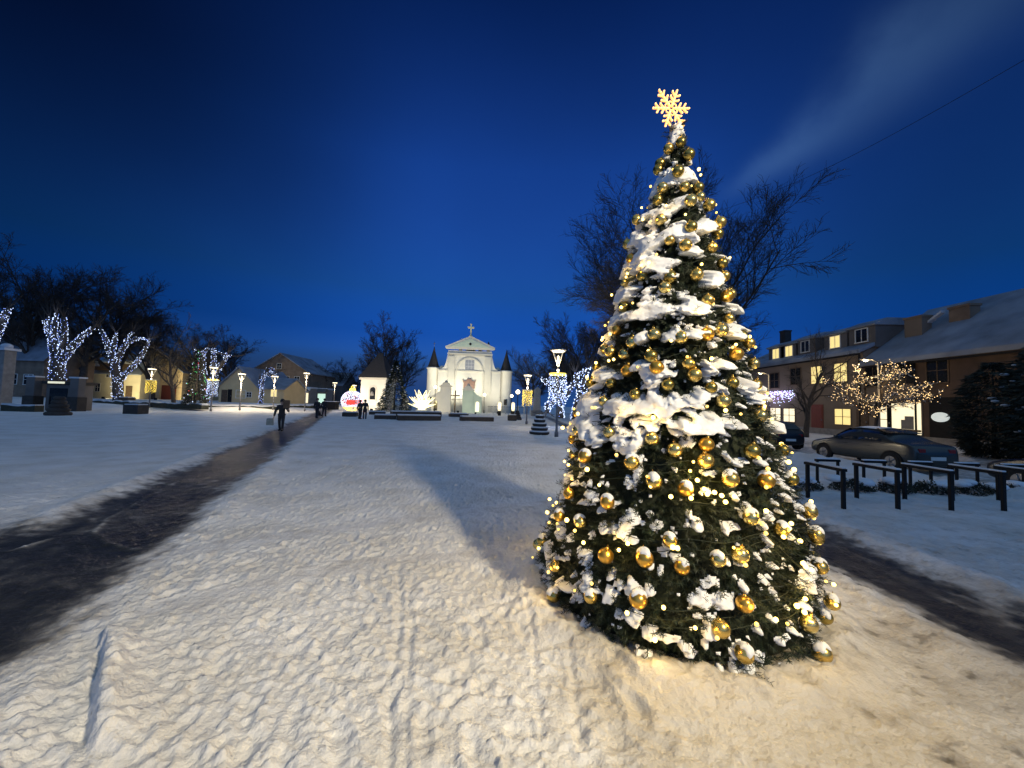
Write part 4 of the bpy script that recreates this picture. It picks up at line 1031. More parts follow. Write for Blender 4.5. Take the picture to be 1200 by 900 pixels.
# trees wrapped in white and blue lights
def wrapped_tree(label, Y, limbs, cold, dens, foot=None, group='trees wrapped in white and blue lights'):
    """limbs: polylines of (pixel x, pixel y, radius in m) measured on the photograph, swung in depth so the tree is round"""
    g = random.Random(int(Y * 10) + len(limbs)); base = P(limbs[0][0][0], limbs[0][0][1], Y)
    t = thing('wrapped_tree', label, 'tree', base, 0, group)
    ls = thing('light_wrap', 'lights wound round the limbs of the ' + label.split(' wrapped')[0], 'fairy lights', base, 0, 'light windings on the wrapped trees')
    A = MB(); L = MB(); W_ = MB(); tw_ = MB()
    for li, lim in enumerate(limbs):
        sw = 0 if li == 0 else g.uniform(-1.3, 1.3); pts = []; rad = []
        for i, (x, y, r) in enumerate(lim):
            p = P(x, y, Y) - base; p.y += sw * (i / max(1, len(lim) - 1)) ** 1.2; pts.append(p); rad.append(r)
        if li == 0: pts.insert(0, pts[0] - Vector((0, 0, 1.6 if foot else .3))); rad.insert(0, rad[0] * 1.15)
        A.tube(pts, rad, 8)
        # bare twigs beyond the lights
        for k in range(5):
            d = (pts[-1] - pts[-2]).normalized(); d = (d + Vector((g.gauss(0, .5), g.gauss(0, .5), .3))).normalized(); tw_.tube([pts[-1], pts[-1] + d * .8, pts[-1] + d * 1.6 + Vector((0, 0, .3))], [rad[-1] * .6, .03, .012], 4)
        wp = []
        for i in range(len(pts) - 1):
            if li == 0 and i == 0 and foot: continue
            a, c = pts[i], pts[i + 1]; d = (c - a); n = int(d.length * dens * (.5 + rad[i] * 2.2)); u = d.normalized(); s = u.cross(Vector((.3, 1, .1))).normalized(); w = u.cross(s)
            for k in range(n):
                f = (k + g.random()) / n; rr = rad[i] * (1 - f) + rad[i + 1] * f + .05; th = g.random() * 6.283
                q_ = a + d * f + (s * math.cos(th) + w * math.sin(th)) * rr * g.uniform(1, 1.25); wp.append(q_)
                L.octa(q_, g.uniform(.030, .052), 1 if g.random() > cold else 0)
        if len(wp) > 3: W_.tube(wp[::5], .008, 3, cap=False)
    A.build('trunk', M_bark, t); tw_.build('crown', M_twig, t)
    W_.build('wire', M_wire, ls, fix=False); L.build('bulb', [M_wbulb, M_bbulb], ls, fix=False)['kind'] = 'stuff'
    for k in range(3):
        q_ = A.v[g.randrange(len(A.v) // 3, len(A.v))]; light('wrap_glow', 'POINT', (q_[0], q_[1] - .6, q_[2]), 26, (.55, .68, 1), ls, .4)
    return t
wrapped_tree('leftmost limb in lights wrapped at the picture edge', 44, [[(-22, 445, .45), (-20, 420, .42), (-10, 402, .36)], [(-10, 402, .36), (2, 385, .32), (12, 373, .26), (22, 362, .18)]], .55, 26, True)
wrapped_tree('thick many limbed tree wrapped in bluish lights above the dark kiosk', 44, [[(67, 446, .55), (67, 430, .52), (68, 418, .48)], [(66, 420, .40), (62, 400, .34), (61, 384, .28), (58, 372, .18)], [(62, 402, .24), (51, 384, .16), (43, 374, .10)],
             [(63, 398, .22), (67, 380, .18), (73, 369, .10)], [(69, 420, .32), (78, 402, .26), (84, 386, .22), (88, 374, .16)], [(70, 424, .32), (84, 408, .28), (98, 393, .24), (110, 384, .15)]], .62, 26, True)
wrapped_tree('tall forked tree wrapped in white lights before the yellow house', 47, [[(138, 469, .46), (137, 455, .40), (135, 434, .36), (132, 418, .30), (127, 406, .24), (123, 396, .18), (117, 385, .10)], [(135, 426, .28), (140, 412, .24), (146, 402, .20), (155, 396, .16), (164, 396, .08)],
             [(131, 415, .20), (134, 402, .18), (135, 390, .10)], [(139, 447, .28), (151, 436, .22), (164, 424, .18), (173, 412, .15), (181, 400, .08)], [(163, 396, .05), (181, 399, .04)], [(146, 402, .14), (147, 394, .10), (149, 388, .06)]], .72, 22)
wrapped_tree('upright twin trunked tree wrapped in white lights behind a lantern', 50, [[(241, 468, .36), (239.4, 448, .34), (236.7, 430, .30), (237.6, 415, .22), (228, 411, .10)], [(241, 466, .34), (250, 452, .32), (250, 440, .30), (255, 431, .26), (262, 421, .20), (265, 413, .12)], [(250, 438, .22), (248, 420, .22), (247, 407, .12)], [(238, 414, .18), (241, 407, .1)], [(247, 410, .1), (256, 414, .1), (264, 416, .08)]], .72, 22)
wrapped_tree('small crooked tree wrapped in white lights right of the gabled house', 62, [[(305.5, 471, .26), (307, 457, .22), (304, 445, .16)], [(306, 458, .2), (308.5, 440, .2), (314, 432, .3), (319, 434, .2)], [(310, 437, .2), (316, 440, .3), (318, 437, .2)]], .5, 22)
wrapped_tree('short tree wrapped in white lights behind the nearest light curtain', 33, [[(657, 486, .24), (656, 474, .22), (652, 462, .2)], [(653, 463, .2), (646, 452, .2), (640, 447, .15), (634, 443, .06)], [(655, 466, .2), (660, 452, .2), (662, 446, .1)], [(648, 470, .25), (641, 476, .22), (640, 482, .16)], [(655, 470, .25), (650, 455, .25), (650, 444, .12)], [(660, 468, .2), (668, 456, .2), (670, 450, .1)]], .8, 34)
wrapped_tree('bent tree wrapped in white lights at the left edge of the fir', 31, [[(673, 488, .22), (675, 476, .22), (680, 462, .18)], [(680, 462, .18), (676, 448, .16), (674, 437, .10)], [(680, 460, .16), (684, 445, .13), (688, 431, .08)], [(681, 470, .14), (688, 460, .12), (692, 452, .08)], [(676, 442, .07), (684, 434, .07), (688, 431, .05)]], .8, 34)

# conifers
def conifer(name, label, loc, H, R, n, mt, snow=True, seed=0, cat='tree', col=True):
    t = thing(name, label, cat, loc); g = np.random.default_rng(seed)
    b = MB(); b.tube([(0, 0, -.1), (0, 0, H * .9)], [.06 * H ** .5, .02], 8); b.build('trunk', M_bark, t)
    ht = g.random(n) ** 1.4; z = H * (.06 + .94 * ht); th = g.random(n) * 2 * PI
    tier = .72 + .28 * np.abs(np.sin(z / H * 26 + np.sin(th * 3)))
    rr = (R * (1 - ht) if col else R * np.sqrt(np.clip(1 - (2 * ht - .85) ** 2 * .9, .02, 1))) * tier * (.35 + .65 * g.random(n) ** .4) + .04
    c = np.stack([rr * np.cos(th), rr * np.sin(th), z - rr * .22], -1); s = .028 * H ** .75
    o = np.stack([np.cos(th), np.sin(th), -.25 + 0 * th], -1); d = o + g.normal(0, .35, (n, 3)); e = g.normal(0, 1, (n, 3)); e /= np.linalg.norm(e, axis=1)[:, None]
    v = np.stack([c - e * s * .45, c + e * s * .45, c + d * s * 2.2], 1).reshape(-1, 3)
    npmesh('foliage', v, np.arange(3 * n).reshape(-1, 3), mt, t, False)
    if snow:
        b = MB(); k = g.choice(n, n // 45, replace=False)
        for i in k:
            if rr[i] < .2: continue
            b.ball(c[i] + o[i] * s * .8 + np.array([0, 0, s * .6]), s * g.uniform(.7, 1.7), 7, 4, .4)
        b.build('snow_cover', M_roofsnow, t)['kind'] = 'stuff'
    return t
p = GH(477, 481); conifer('spruce_tree', 'dark spruce with snowy branches between bell tower and light flower', (p.x, 66, 0), 8.6, 3.2, 7000, M_needle, True, 5)
p = GH(228, 476); t = conifer('spruce_tree', 'slim dark spruce dotted with red and green lights beside a lit tree', (p.x, p.y, p.z), 6.6, 1.15, 2200, M_hedge, False, 6)
ls = thing('light_string', 'red, green and white bulbs on the slim dark spruce of the left lawn', 'fairy lights', (p.x, p.y, p.z)); b = MB(); g = random.Random(8); wi = MB(); wp = []
for k in range(55):
    f = g.random(); a = g.random() * 6.283; r = 1.2 * (1 - f) + .1; q_ = Vector((r * math.cos(a), r * math.sin(a), .5 + 6.0 * f)); b.octa(q_, .05, g.choice((0, 0, 1, 2, 2))); wp.append(q_)
b.build('bulb', [M_wbulb, M_rbulb, M_gbulb], ls, fix=False)['kind'] = 'stuff'
wp.sort(key=lambda q_: q_.z); wi.tube(wp, .008, 3); wi.build('wire', M_wire, ls, fix=False)
# big dark thuja at the right edge
for i, (x, y, H, R, lab) in enumerate(((22.2, 15.0, 5.6, 2.4, 'big dark evergreen bush filling the right edge before the brick house'), (21.6, 17.2, 4.3, 1.3, 'lower dark evergreen bush left of the big one at the right edge'), (23.5, 12.5, 6.2, 2.6, 'tall dark evergreen cut off by the right picture edge'))):
    conifer('evergreen_bush', lab, (x, y, 0), H, R, 9000, M_hedge, i == 0, 20 + i, 'bush', False)

# ================================================================== buildings
def window(parent, at, w, h, lit, face='y', name='window', cols=2, rows_=2, fr=None, depth=.12):
    """frame with mullions standing 6 cm proud, the pane a sub-part; faces -y, or -x when face == 'x'"""
    fr = fr or M_white; x, y, z = at; b = MB(); f = .07; d0, d1 = -.05, .03
    def bx(u0, v0, u1, v1, a, c):
        if face == 'y': b.box(x + u0, y + a, z + v0, x + u1, y + c, z + v1)
        else: b.box(x + a, y - u1, z + v0, x + c, y - u0, z + v1)
    bx(-w / 2 - f, -f, w / 2 + f, 0, d0 - .05, d1); bx(-w / 2 - f, h, w / 2 + f, h + f, d0, d1)
    bx(-w / 2 - f, .001, -w / 2, h - .001, d0, d1); bx(w / 2, .001, w / 2 + f, h - .001, d0, d1)
    for k in range(1, cols): u = -w / 2 + w * k / cols; bx(u - .025, .002, u + .025, h - .002, d0 + .012, d1)
    for k in range(1, rows_):
        v = h * k / rows_
        for c_ in range(cols): bx(-w / 2 + w * c_ / cols + .026, v - .022, -w / 2 + w * (c_ + 1) / cols - .026, v + .022, d0 + .013, d1)
    o = b.build(name, fr, parent)
    b = MB()
    if face == 'y': b.box(x - w / 2 + .001, y - .012, z + .001, x + w / 2 - .001, y + .02, z + h - .001)
    else: b.box(x - .012, y - w / 2 + .001, z + .001, x + .02, y + w / 2 - .001, z + h - .001)
    b.build('pane', lit, o); return o
def door(parent, at, w, h, m, face='y', name='door'):
    x, y, z = at; b = MB()
    if face == 'y':
        b.box(x - w / 2, y - .05, z, x + w / 2, y + .03, z + h); b.box(x - w / 2 + .12, y - .07, z + .15, x + w / 2 - .12, y - .052, z + h * .45); b.box(x - w / 2 + .12, y - .07, z + h * .52, x + w / 2 - .12, y - .052, z + h - .15)
    else:
        b.box(x - .05, y - w / 2, z, x + .03, y + w / 2, z + h); b.box(x - .07, y - w / 2 + .12, z + .15, x - .052, y + w / 2 - .12, z + h * .45); b.box(x - .07, y - w / 2 + .12, z + h * .52, x - .052, y + w / 2 - .12, z + h - .15)
    o = b.build(name, m, parent); b = MB()
    if face == 'y': b.box(x + w / 2 - .14, y - .12, z + 1.0, x + w / 2 - .09, y - .053, z + 1.15)
    else: b.box(x - .12, y - w / 2 + .09, z + 1.0, x - .053, y - w / 2 + .14, z + 1.15)
    b.build('handle', M_steel, o); return o

# ---- long house on the right (runs away from the camera; its front faces left)
XF = 27.0
hA = thing('long_house', 'long cream house with lit dormer windows along the street', 'house', (XF, 0, 0))
Y0, Y1, EZ, RZ_, DEP = 29.4, 46.0, 6.6, 9.0, 9.0
b = MB(); b.prismx([(Y0, -.3), (Y1, -.3), (Y1, EZ), (Y0, EZ)], 0, DEP)
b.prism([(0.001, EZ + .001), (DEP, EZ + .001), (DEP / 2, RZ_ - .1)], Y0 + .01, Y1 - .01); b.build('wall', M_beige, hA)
b = MB(); b.prism([(-.45, EZ - .12), (-.40, EZ + .22), (DEP / 2, RZ_ + .12), (DEP + .40, EZ + .22), (DEP + .45, EZ - .12), (DEP / 2, RZ_ - .12)], Y0 - .2, Y1 + .2); rf = b.build('roof', M_dimroofsnow, hA, bevel=.06)
b = MB(); b.box(-.52, Y0 - .2, EZ - .26, -.455, Y1 + .2, EZ - .14); b.tube([(-.06, Y0 + .3, EZ - .2), (-.06, Y0 + .3, 0)], .055, 8); b.build('gutter', M_black, hA)
b = MB(); b.box(-.10, Y0, -.2, -.005, Y1, .5); b.build('plinth', M_stone, hA)
b = MB(); b.box(2.6, 41.5, 7.5, 3.3, 42.3, 10.6); b.box(2.55, 41.45, 10.602, 3.35, 42.35, 10.75); b.build('chimney', M_tile, rf)
def yat(px, X): return PXX(px, 480, X).y
def zat(px, py, X): return PXX(px, py, X).z
dq = [(910, 414.6, 1, .95), (925.5, 411.5, 1, .95), (944.6, 406, 0, .95), (980, 400.6, 1, 1.0), (1011.5, 393, 0, 1.0)]
for k, (px, py, on, w) in enumerate(dq):
    X = XF + .75; y = yat(px, X); z = zat(px, py, X); dm = MB()
    hw = 1.15
    dm.prismx([(y - hw, z - 1.05), (y + hw, z - 1.05), (y + hw, z + .62), (y - hw, z + .62)], .75, 4.0)
    d_ = dm.build('dormer', M_dwall, hA)
    dm = MB(); dm.prism([(.55, z + .63), (.55, z + .78), (1.6, z + 1.22), (4.4, z + 1.25), (4.4, z + .63)], y - hw - .15, y + hw + .15); dm.build('dormer_roof', M_dimroofsnow, d_, bevel=.05)
    window(d_, (.745, y, z - .5), w, 1.0, M_lit if on else M_glass, 'x', cols=2, rows_=1)
def awin(px, py, w, h, lit, cols=2, rows_=2, par=hA, X=XF):
    y = yat(px, X); z = zat(px, py, X); return window(par, (-.005, y, z - h / 2), w, h, lit, 'x', cols=cols, rows_=rows_, fr=M_wood if lit is M_glass else M_beige)
for px, py, lit in ((958, 439.5, M_lit), (986, 436.5, M_lit), (933, 441, M_glass), (908, 446, M_glass)): awin(px, py, 1.25, 1.5, lit)
for px, py, lit in ((909, 485.5, M_lit2), (925, 486.5, M_lit2), (987.6, 488.4, M_lit)): awin(px, py, 1.5, 1.25, lit)
door(hA, (-.005, yat(958, XF), .15), 1.3, 2.4, M_reddoor, 'x')
b = MB(); g = random.Random(4)
t = thing('light_curtain', 'violet white icicle lights on the shop front left of the bare tree', 'light curtain', (XF - .25, 0, 0))
for k in range(380):
    y = g.uniform(yat(934, XF), yat(889, XF)); z = 3.9 - abs(g.gauss(0, .5)); b.octa((g.uniform(-.05, .05), y, z), .045, 0 if g.random() < .6 else 1)
b.build('bulb', [M_wbulb, mat('violet bulb', (.7, .5, 1), bump=0, emit=(.55, .38, 1), estr=2.0, sample=False)], t, fix=False)['kind'] = 'stuff'
b = MB(); b.tube([(0, yat(934, XF), 3.95), (0, yat(889, XF), 3.95)], .02, 4); b.build('wire', M_wire, t)
light('curtain_glow', 'POINT', (-.8, yat(908, XF), 3.3), 60, (.75, .66, 1), t, .4)

hB = thing('brick_house', 'red brick house with shop windows and big snowy roof at the right', 'house', (XF, 0, 0))
Y0, Y1, EZ, RZ_, DEP = 10.0, 29.2, 5.55, 9.9, 10.0
b = MB(); b.prismx([(Y0, -.3), (25.7, -.3), (25.7, EZ), (Y0, EZ)], 0.002, DEP); b.prism([(0.003, EZ + .001), (DEP, EZ + .001), (DEP / 2, RZ_ - .1)], Y0 + .01, Y1 - .01); b.build('wall', M_brick, hB)
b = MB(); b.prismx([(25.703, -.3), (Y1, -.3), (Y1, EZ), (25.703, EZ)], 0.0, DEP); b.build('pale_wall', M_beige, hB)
b = MB(); b.prism([(-.45, EZ - .14), (-.40, EZ + .22), (DEP / 2, RZ_ + .12), (DEP + .4, EZ + .22), (DEP + .45, EZ - .14), (DEP / 2, RZ_ - .12)], Y0 - .2, Y1 + .15); rf = b.build('roof', M_dimroofsnow, hB, bevel=.06)
y = yat(1079, XF + 2.2); b = MB(); b.box(1.8, y - .6, 7.0, 2.5, y + .6, 8.8); b.box(1.74, y - .66, 8.802, 2.56, y + .66, 8.95); b.build('chimney', M_beige, rf)
y = yat(1133, XF + 3.0); b = MB(); b.box(2.7, y - .6, 7.4, 3.4, y + .6, 9.1); b.box(2.64, y - .66, 9.102, 3.46, y + .66, 9.25); b.build('chimney', M_brownwall, rf)
b = MB(); b.prismx([(yat(1075, XF + 3), 7.4), (yat(1120, XF + 3), 8.9), (yat(1120, XF + 3), 9.05), (yat(1073, XF + 3), 7.5)], 2.2, 2.5); b.build('roof_ridge', M_roofsnow, rf)
b = MB(); b.box(-.52, Y0, EZ - .28, -.455, Y1, EZ - .16); b.tube([(-.07, 25.6, EZ - .2), (-.07, 25.6, 0)], .055, 8); b.build('gutter', M_black, hB)
b = MB(); b.box(-.10, Y0, -.2, -.006, Y1, .45); b.build('plinth', M_stone, hB)
for px, py, w, h, lit, c_ in ((1063, 436, 1.2, 1.55, M_glass, 2), (1100, 434, 1.2, 1.55, M_glass, 2), (1024, 441, 1.2, 1.5, M_glass, 2), (1062, 490.5, 2.0, 2.1, M_lit2, 1)): awin(px, py, w, h, lit, c_, 1 if h > 2 else 2, hB)
dl = door(hB, (-.006, yat(1035.5, XF), .15), 1.2, 2.5, M_black, 'x'); window(hB, (-.08, yat(1035.5, XF), .6), .72, 1.75, M_lit2, 'x', cols=1, rows_=2, fr=M_black, name='door_window')
door(hB, (-.006, yat(1011, XF), .15), 1.0, 2.3, M_wood, 'x')
d2 = door(hB, (-.006, yat(1105, XF), .10), 1.5, 2.9, M_black, 'x')
b = MB(); y = yat(1104, XF); b.prismx([(y + .50 * math.cos(a), 1.75 + .30 * math.sin(a)) for a in np.linspace(0, 2 * PI, 24, endpoint=False)], -.16, -.10)
tag(b.build('shop_sign', mat('lit oval sign', (.8, .8, .8), .5, bump=0, var=.35, scale=3, emit=(.8, .9, .85), estr=.55), None, (XF, 0, 0)), 'white lit oval sign on the dark shop door of the brick house', 'sign')
b = MB(); b.box(-.9, 17.6, 0, -.012, 19.2, 1.6); tag(b.build('utility_cabinet', mat('grey green cabinet', (.16, .20, .19), .6, bump=.05), None, (XF, 0, 0), bevel=.03), 'grey green cabinet at the wall beside the dark evergreen bush', 'cabinet')
# things seen through the shop window
t = thing('window_display', 'dark stepped display in the lit shop window of the brick house', 'display', (XF - .11, yat(1064, XF), 0))
b = MB(); b.prismx([(-.45, .87), (.35, .87), (.35, 1.5), (.1, 1.5), (.1, 1.75), (-.45, 1.75)], -.03, .02); b.build('board', M_stone, t); b = MB(); b.box(-.04, -.9, .72, .02, .9, .86); b.build('ledge', M_wood, t)

# ---- generic far house, front facing -y
def house(name, label, px0, px1, Y, eave, ridge, depth, wm, rm, gable=False, wins=(), doors=(), z0=.7, rot=0.0, cat='house', lit=None):
    a, c = P(px0, 470, Y).x, P(px1, 470, Y).x; w = c - a; t = thing(name, label, cat, ((a + c) / 2, Y, z0), rot)
    b = MB(); h = w / 2
    b.box(-h, 0, -1.0, h, depth, eave)
    if gable: b.prism([(-h + .003, eave + .001), (h - .003, eave + .001), (0, ridge)], .003, depth - .003)
    else: b.prismx([(.003, eave + .001), (depth - .003, eave + .001), (depth / 2, ridge)], -h + .003, h - .003)
    b.build('wall', wm, t); b = MB(); ov = .45; th = .22
    if gable:
        sl = (ridge - eave) / h; b.prism([(-h - ov, eave - ov * sl + .01), (-h - ov, eave - ov * sl + th), (0, ridge + th + .05), (h + ov, eave - ov * sl + th), (h + ov, eave - ov * sl + .01), (0, ridge + .02)], -.5, depth + .3)
    else:
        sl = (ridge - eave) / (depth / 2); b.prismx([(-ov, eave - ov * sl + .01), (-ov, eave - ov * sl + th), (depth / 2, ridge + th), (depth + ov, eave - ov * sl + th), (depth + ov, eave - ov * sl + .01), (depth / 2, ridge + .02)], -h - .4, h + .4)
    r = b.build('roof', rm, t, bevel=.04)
    for (u, z, ww, hh, m) in wins: window(t, (u * w, -.004, z), ww, hh, m, 'y')
    for (u, ww, hh, m) in doors: door(t, (u * w, -.004, .02), ww, hh, m)
    return t, r
t, r = house('dark_house', 'dark house with a heavy snow roof at the left behind the kiosk', -60, 48, 58, 6.0, 10.4, 7, M_brownwall, M_dimroofsnow, False, ((-.08, 1.9, 1.3, 1.5, M_glass), (.17, 1.9, 1.3, 1.5, M_glass), (.34, 1.9, 1.3, 1.5, M_glass)), ((.02, 1.1, 2.2, M_wood),))
t, r = house('yellow_house', 'floodlit yellow house with small windows behind the tall wrapped tree', 99, 163, 72, 4.8, 8.6, 9, M_pale_wall, M_dimroofsnow, False, ((-.28, 1.2, .9, 1.5, M_glass), (.03, 1.2, .9, 1.5, M_glass), (-.1, 3.9, .8, 1.0, M_glass)), ((.30, 1.2, 2.4, M_wood),))
b = MB(); b.box(-2.6, 2.6, 6.2, -1.7, 3.4, 9.4); b.build('chimney', M_brownwall, r)
b = MB(); b.box(-3.4, -.3, 5.2, 1.2, 2.6, 6.6); dmr = b.build('dormer', M_wood, t); b = MB(); b.prismx([(-.6, 6.6), (-.6, 6.8), (2.8, 7.4), (2.8, 6.6)], -3.7, 1.5); b.build('dormer_roof', M_roofsnow, dmr)
t, r = house('gable_building', 'tall yellow plastered gable wall with grey and red doors behind the bare tree', 152, 212, 76, 5.6, 9.4, 10, M_ochre, M_dimroofsnow, True, ((-.17, 4.2, .8, 1.0, M_dwall),), ((-.27, 2.6, 3.0, M_steel), (.25, 2.9, 2.8, M_reddoor)))
t, r = house('gable_house', 'small yellow house with snowy gable roof behind the left lawn', 256, 302, 66, 2.7, 6.0, 12, M_ochre, M_dimroofsnow, True, ((.06, .8, 1.6, 1.3, M_ochre), (.27, 1.0, .8, .8, M_glass)), ((-.36, 1.0, 2.1, M_wood), (-.22, .7, 2.2, M_black)))
t, r = house('lean_shed', 'low wing with snow roof between gable house and big brick house', 303, 332, 66.5, 2.6, 4.4, 7, M_ochre, M_dimroofsnow, False, ((.1, 1.2, 1.0, 1.2, M_lit),))
t, r = house('brown_house', 'big brown brick house with broad snowy gable roof behind the shops', 292, 360, 92, 7.2, 11.6, 14, M_brownwall, M_dimroofsnow, True, ((-.15, 4.6, 1.2, 1.6, M_glass), (.12, 4.6, 1.2, 1.6, M_glass), (.3, 4.6, 1.2, 1.6, M_glass), (-.02, 8.0, 1.0, 1.2, M_glass)), ((.2, 1.2, 2.3, M_wood),))
t, r = house('grey_house', 'low grey house in the dark between brown house and lit bauble', 358, 400, 105, 5.0, 8.5, 10, M_dwall, M_dimroofsnow, False, ((-.2, 1.2, 1.1, 1.3, M_lit), (.2, 3.6, 1.1, 1.3, M_glass)), ())
# lit shops
def stall(name, label, px0, px1, Y, h, wm, am, cat='stall'):
    a, c = P(px0, 470, Y).x, P(px1, 470, Y).x; w = c - a; t = thing(name, label, cat, ((a + c) / 2, Y, .55), 0)
    b = MB(); b.box(-w / 2, 0, -.5, w / 2, 3, h); b.build('wall', M_stone, t)
    b = MB(); b.box(-w / 2 + .2, -.04, .3, w / 2 - .2, -.004, h - .9); b.build('shop_front', wm, t)
    b = MB(); b.prismx([(0.0, h + .2), (-1.3, h - .55), (-1.3, h - .85), (0.0, h - .3)], -w / 2 - .2, w / 2 + .2); b.build('awning', am, t)
    b = MB(); b.box(-w / 2 - .1, .01, h + .002, w / 2 + .1, 3.1, h + .35); b.build('snow_cap', M_roofsnow, t, bevel=.05)
    return t
stall('kiosk', 'lit kiosk with bright yellow awning right of the small wrapped tree', 321, 336, 70, 3.3, M_lit2, M_yel)
stall('kiosk', 'orange lit wooden kiosk beside the small wrapped tree', 306, 320, 69, 2.9, mat('orange lit kiosk front', (.7, .4, .15), .6, bump=.1, emit=(1, .5, .15), estr=.5), M_wood)
stall('kiosk', 'pale lit shop front below the tall lantern over the walker', 346, 362, 78, 3.2, M_lit2, M_white)
stall('kiosk', 'small shop with greenish white light behind the two walkers', 371, 382, 84, 3.2, mat('green white shop front', (.6, .8, .7), .5, bump=0, emit=(.7, 1, .82), estr=.8), M_dwall)
# dark kiosk at the left
p = GH(67, 481); t = thing('kiosk', 'dark glazed kiosk with a small lit strip below the thick wrapped tree', 'kiosk', (p.x, p.y, 0))
b = MB(); b.box(-1.15, 0, 0, 1.15, 1.8, 2.35); b.build('wall', M_dwall, t, bevel=.02)
b = MB(); b.box(-1.35, -.25, 2.352, 1.35, 2.0, 2.62); b.build('roof', M_slab, t, bevel=.03)
b = MB(); b.box(-.75, -.28, 2.42, .75, -.252, 2.60); b.build('sign_strip', mat('pale lit strip', (.8, .8, .6), .5, bump=0, var=.3, scale=12, emit=(1, .95, .65), estr=.7), t)
b = MB(); b.box(-.8, -.03, .5, .8, -.003, 2.0); b.build('window', M_glass, t)
for k, (dx, lab) in enumerate(((-1.9, 'dark stone post left of the kiosk'), (2.0, 'dark tall trellis post right of the kiosk'))):
    t = thing('stone_post', lab, 'post', (p.x + dx, p.y - .3, 0)); b = MB(); b.box(-.5, -.4, 0, .5, .4, 1.25); b.build('base', M_slab, t, bevel=.02)
    b = MB(); b.box(-.38, -.3, 1.252, .38, .3, 2.9); b.build('panel', M_dwall, t, bevel=.02); b = MB(); b.box(-.46, -.38, 2.902, .46, .38, 3.05); b.build('snow_cap', M_roofsnow, t, bevel=.03)
t = thing('stone_pillar', 'pale stone gate pillar with snow at the left picture edge', 'pillar', (GH(1, 476).x, GH(1, 476).y, .2)); b = MB(); b.box(-.5, -.5, -.6, .5, .5, 5.6); b.build('shaft', M_stone, t, bevel=.04)
b = MB(); b.box(-.7, -.7, 5.602, .7, .7, 5.85); b.ball((0, 0, 6.05), .45, 12, 8, .7); b.build('snow_cap', M_roofsnow, t)

# ---- church
CX, CY = P(549, 470, 75).x, 75.0
ch = thing('church', 'floodlit cream baroque church with round side towers and a gilded cross', 'church', (CX, CY, 0), R_(3))
b = MB(); N_ = 10
out = [(-6.1, -.5), (-6.1, 8.2), (-5.5, 8.3)]
out += [(-5.5 + 1.15 * f, 8.45 + 2.6 * f ** 2.6) for f in np.linspace(.1, 1, 8)] + [(-4.25, 12.0)]
out += [(-x, z) for x, z in out[::-1]]
b.prism(out, 0, 1.6); b.box(-5.9, 1.602, -.5, 5.9, 26, 8.1); b.build('wall', M_cream, ch)
b = MB(); b.prism([(-6.0, 8.102), (6.0, 8.102), (4.0, 9.6), (0, 13.2), (-4.0, 9.6)], 1.7, 26); b.build('roof', M_tile, ch)
b = MB(); b.prism([(-4.85, 12.502), (4.85, 12.502), (4.85, 12.75), (0, 14.95), (-4.85, 12.75)], -.35, 1.62); b.build('pediment', M_creamd, ch)
b = MB(); b.prism([(-3.9, 12.72), (3.9, 12.72), (0, 14.45)], -.39, -.352); b.build('tympanum', M_mint, ch)
b = MB(); b.prism([(-.30, 13.3), (0, 13.0), (.30, 13.3), (0, 13.6)], -.42, -.392); b.build('oculus', M_black, ch)
b = MB(); b.box(-4.6, -.30, 12.25, 4.6, -.002, 12.5); b.box(-4.4, -.20, 11.25, 4.4, -.002, 11.5); b.box(-4.3, -.10, 10.95, 4.3, -.003, 11.2); b.box(-2.8, -.14, 7.9, 2.8, -.003, 8.1); b.box(-6.2, -.16, 7.9, -4.3, -.003, 8.15); b.box(4.3, -.16, 7.9, 6.2, -.003, 8.15); b.build('cornice', M_creamd, ch)
for x in (-3.55, 3.55):
    b = MB(); b.box(x - .62, -.24, 0, x + .62, -.004, 10.9); b.box(x - .78, -.3, 0, x + .78, -.006, 1.2); b.build('pilaster', M_creamd, ch)
for x in (-5.5, 5.5):
    b = MB(); b.lathe([(.1, 8.3), (.45, 8.35), (.5, 8.6), (.3, 8.95), (.1, 9.0)], 12, (x, .8, 0)); b.build('volute', M_creamd, ch)
b = MB(); arc = [(2.6 * math.cos(a), 8.1 + 2.6 * math.sin(a)) for a in np.linspace(0, PI, 25)]; arc2 = [(2.35 * math.cos(a), 8.1 + 2.35 * math.sin(a)) for a in np.linspace(PI, 0, 25)]
b.prism(arc + arc2, -.16, -.004); b.box(-2.85, -.15, 0, -2.6, -.005, 7.89); b.box(2.6, -.15, 0, 2.85, -.005, 7.89); b.build('arch_moulding', M_creamd, ch)
window(ch, (0, -.006, 8.25), 1.75, 2.0, mat('pale church window', (.30, .31, .34), .3, bump=0), 'y', cols=3, rows_=3)
b = MB(); b.prism([(-1.1, 4.6), (1.1, 4.6), (1.1, 5.6), (1.3, 6.4), (.95, 6.0), (.5, 6.2), (.3, 6.6), (0, 6.4), (-.3, 6.6), (-.5, 6.2), (-.95, 6.0), (-1.3, 6.4), (-1.1, 5.6)], -.22, -.005); b.build('carved_crest', mat('weathered reddish stone', (.24, .15, .12), .9, bump=.3), ch)
door(ch, (0, -.007, 0), 2.0, 3.6, M_wood, 'y')
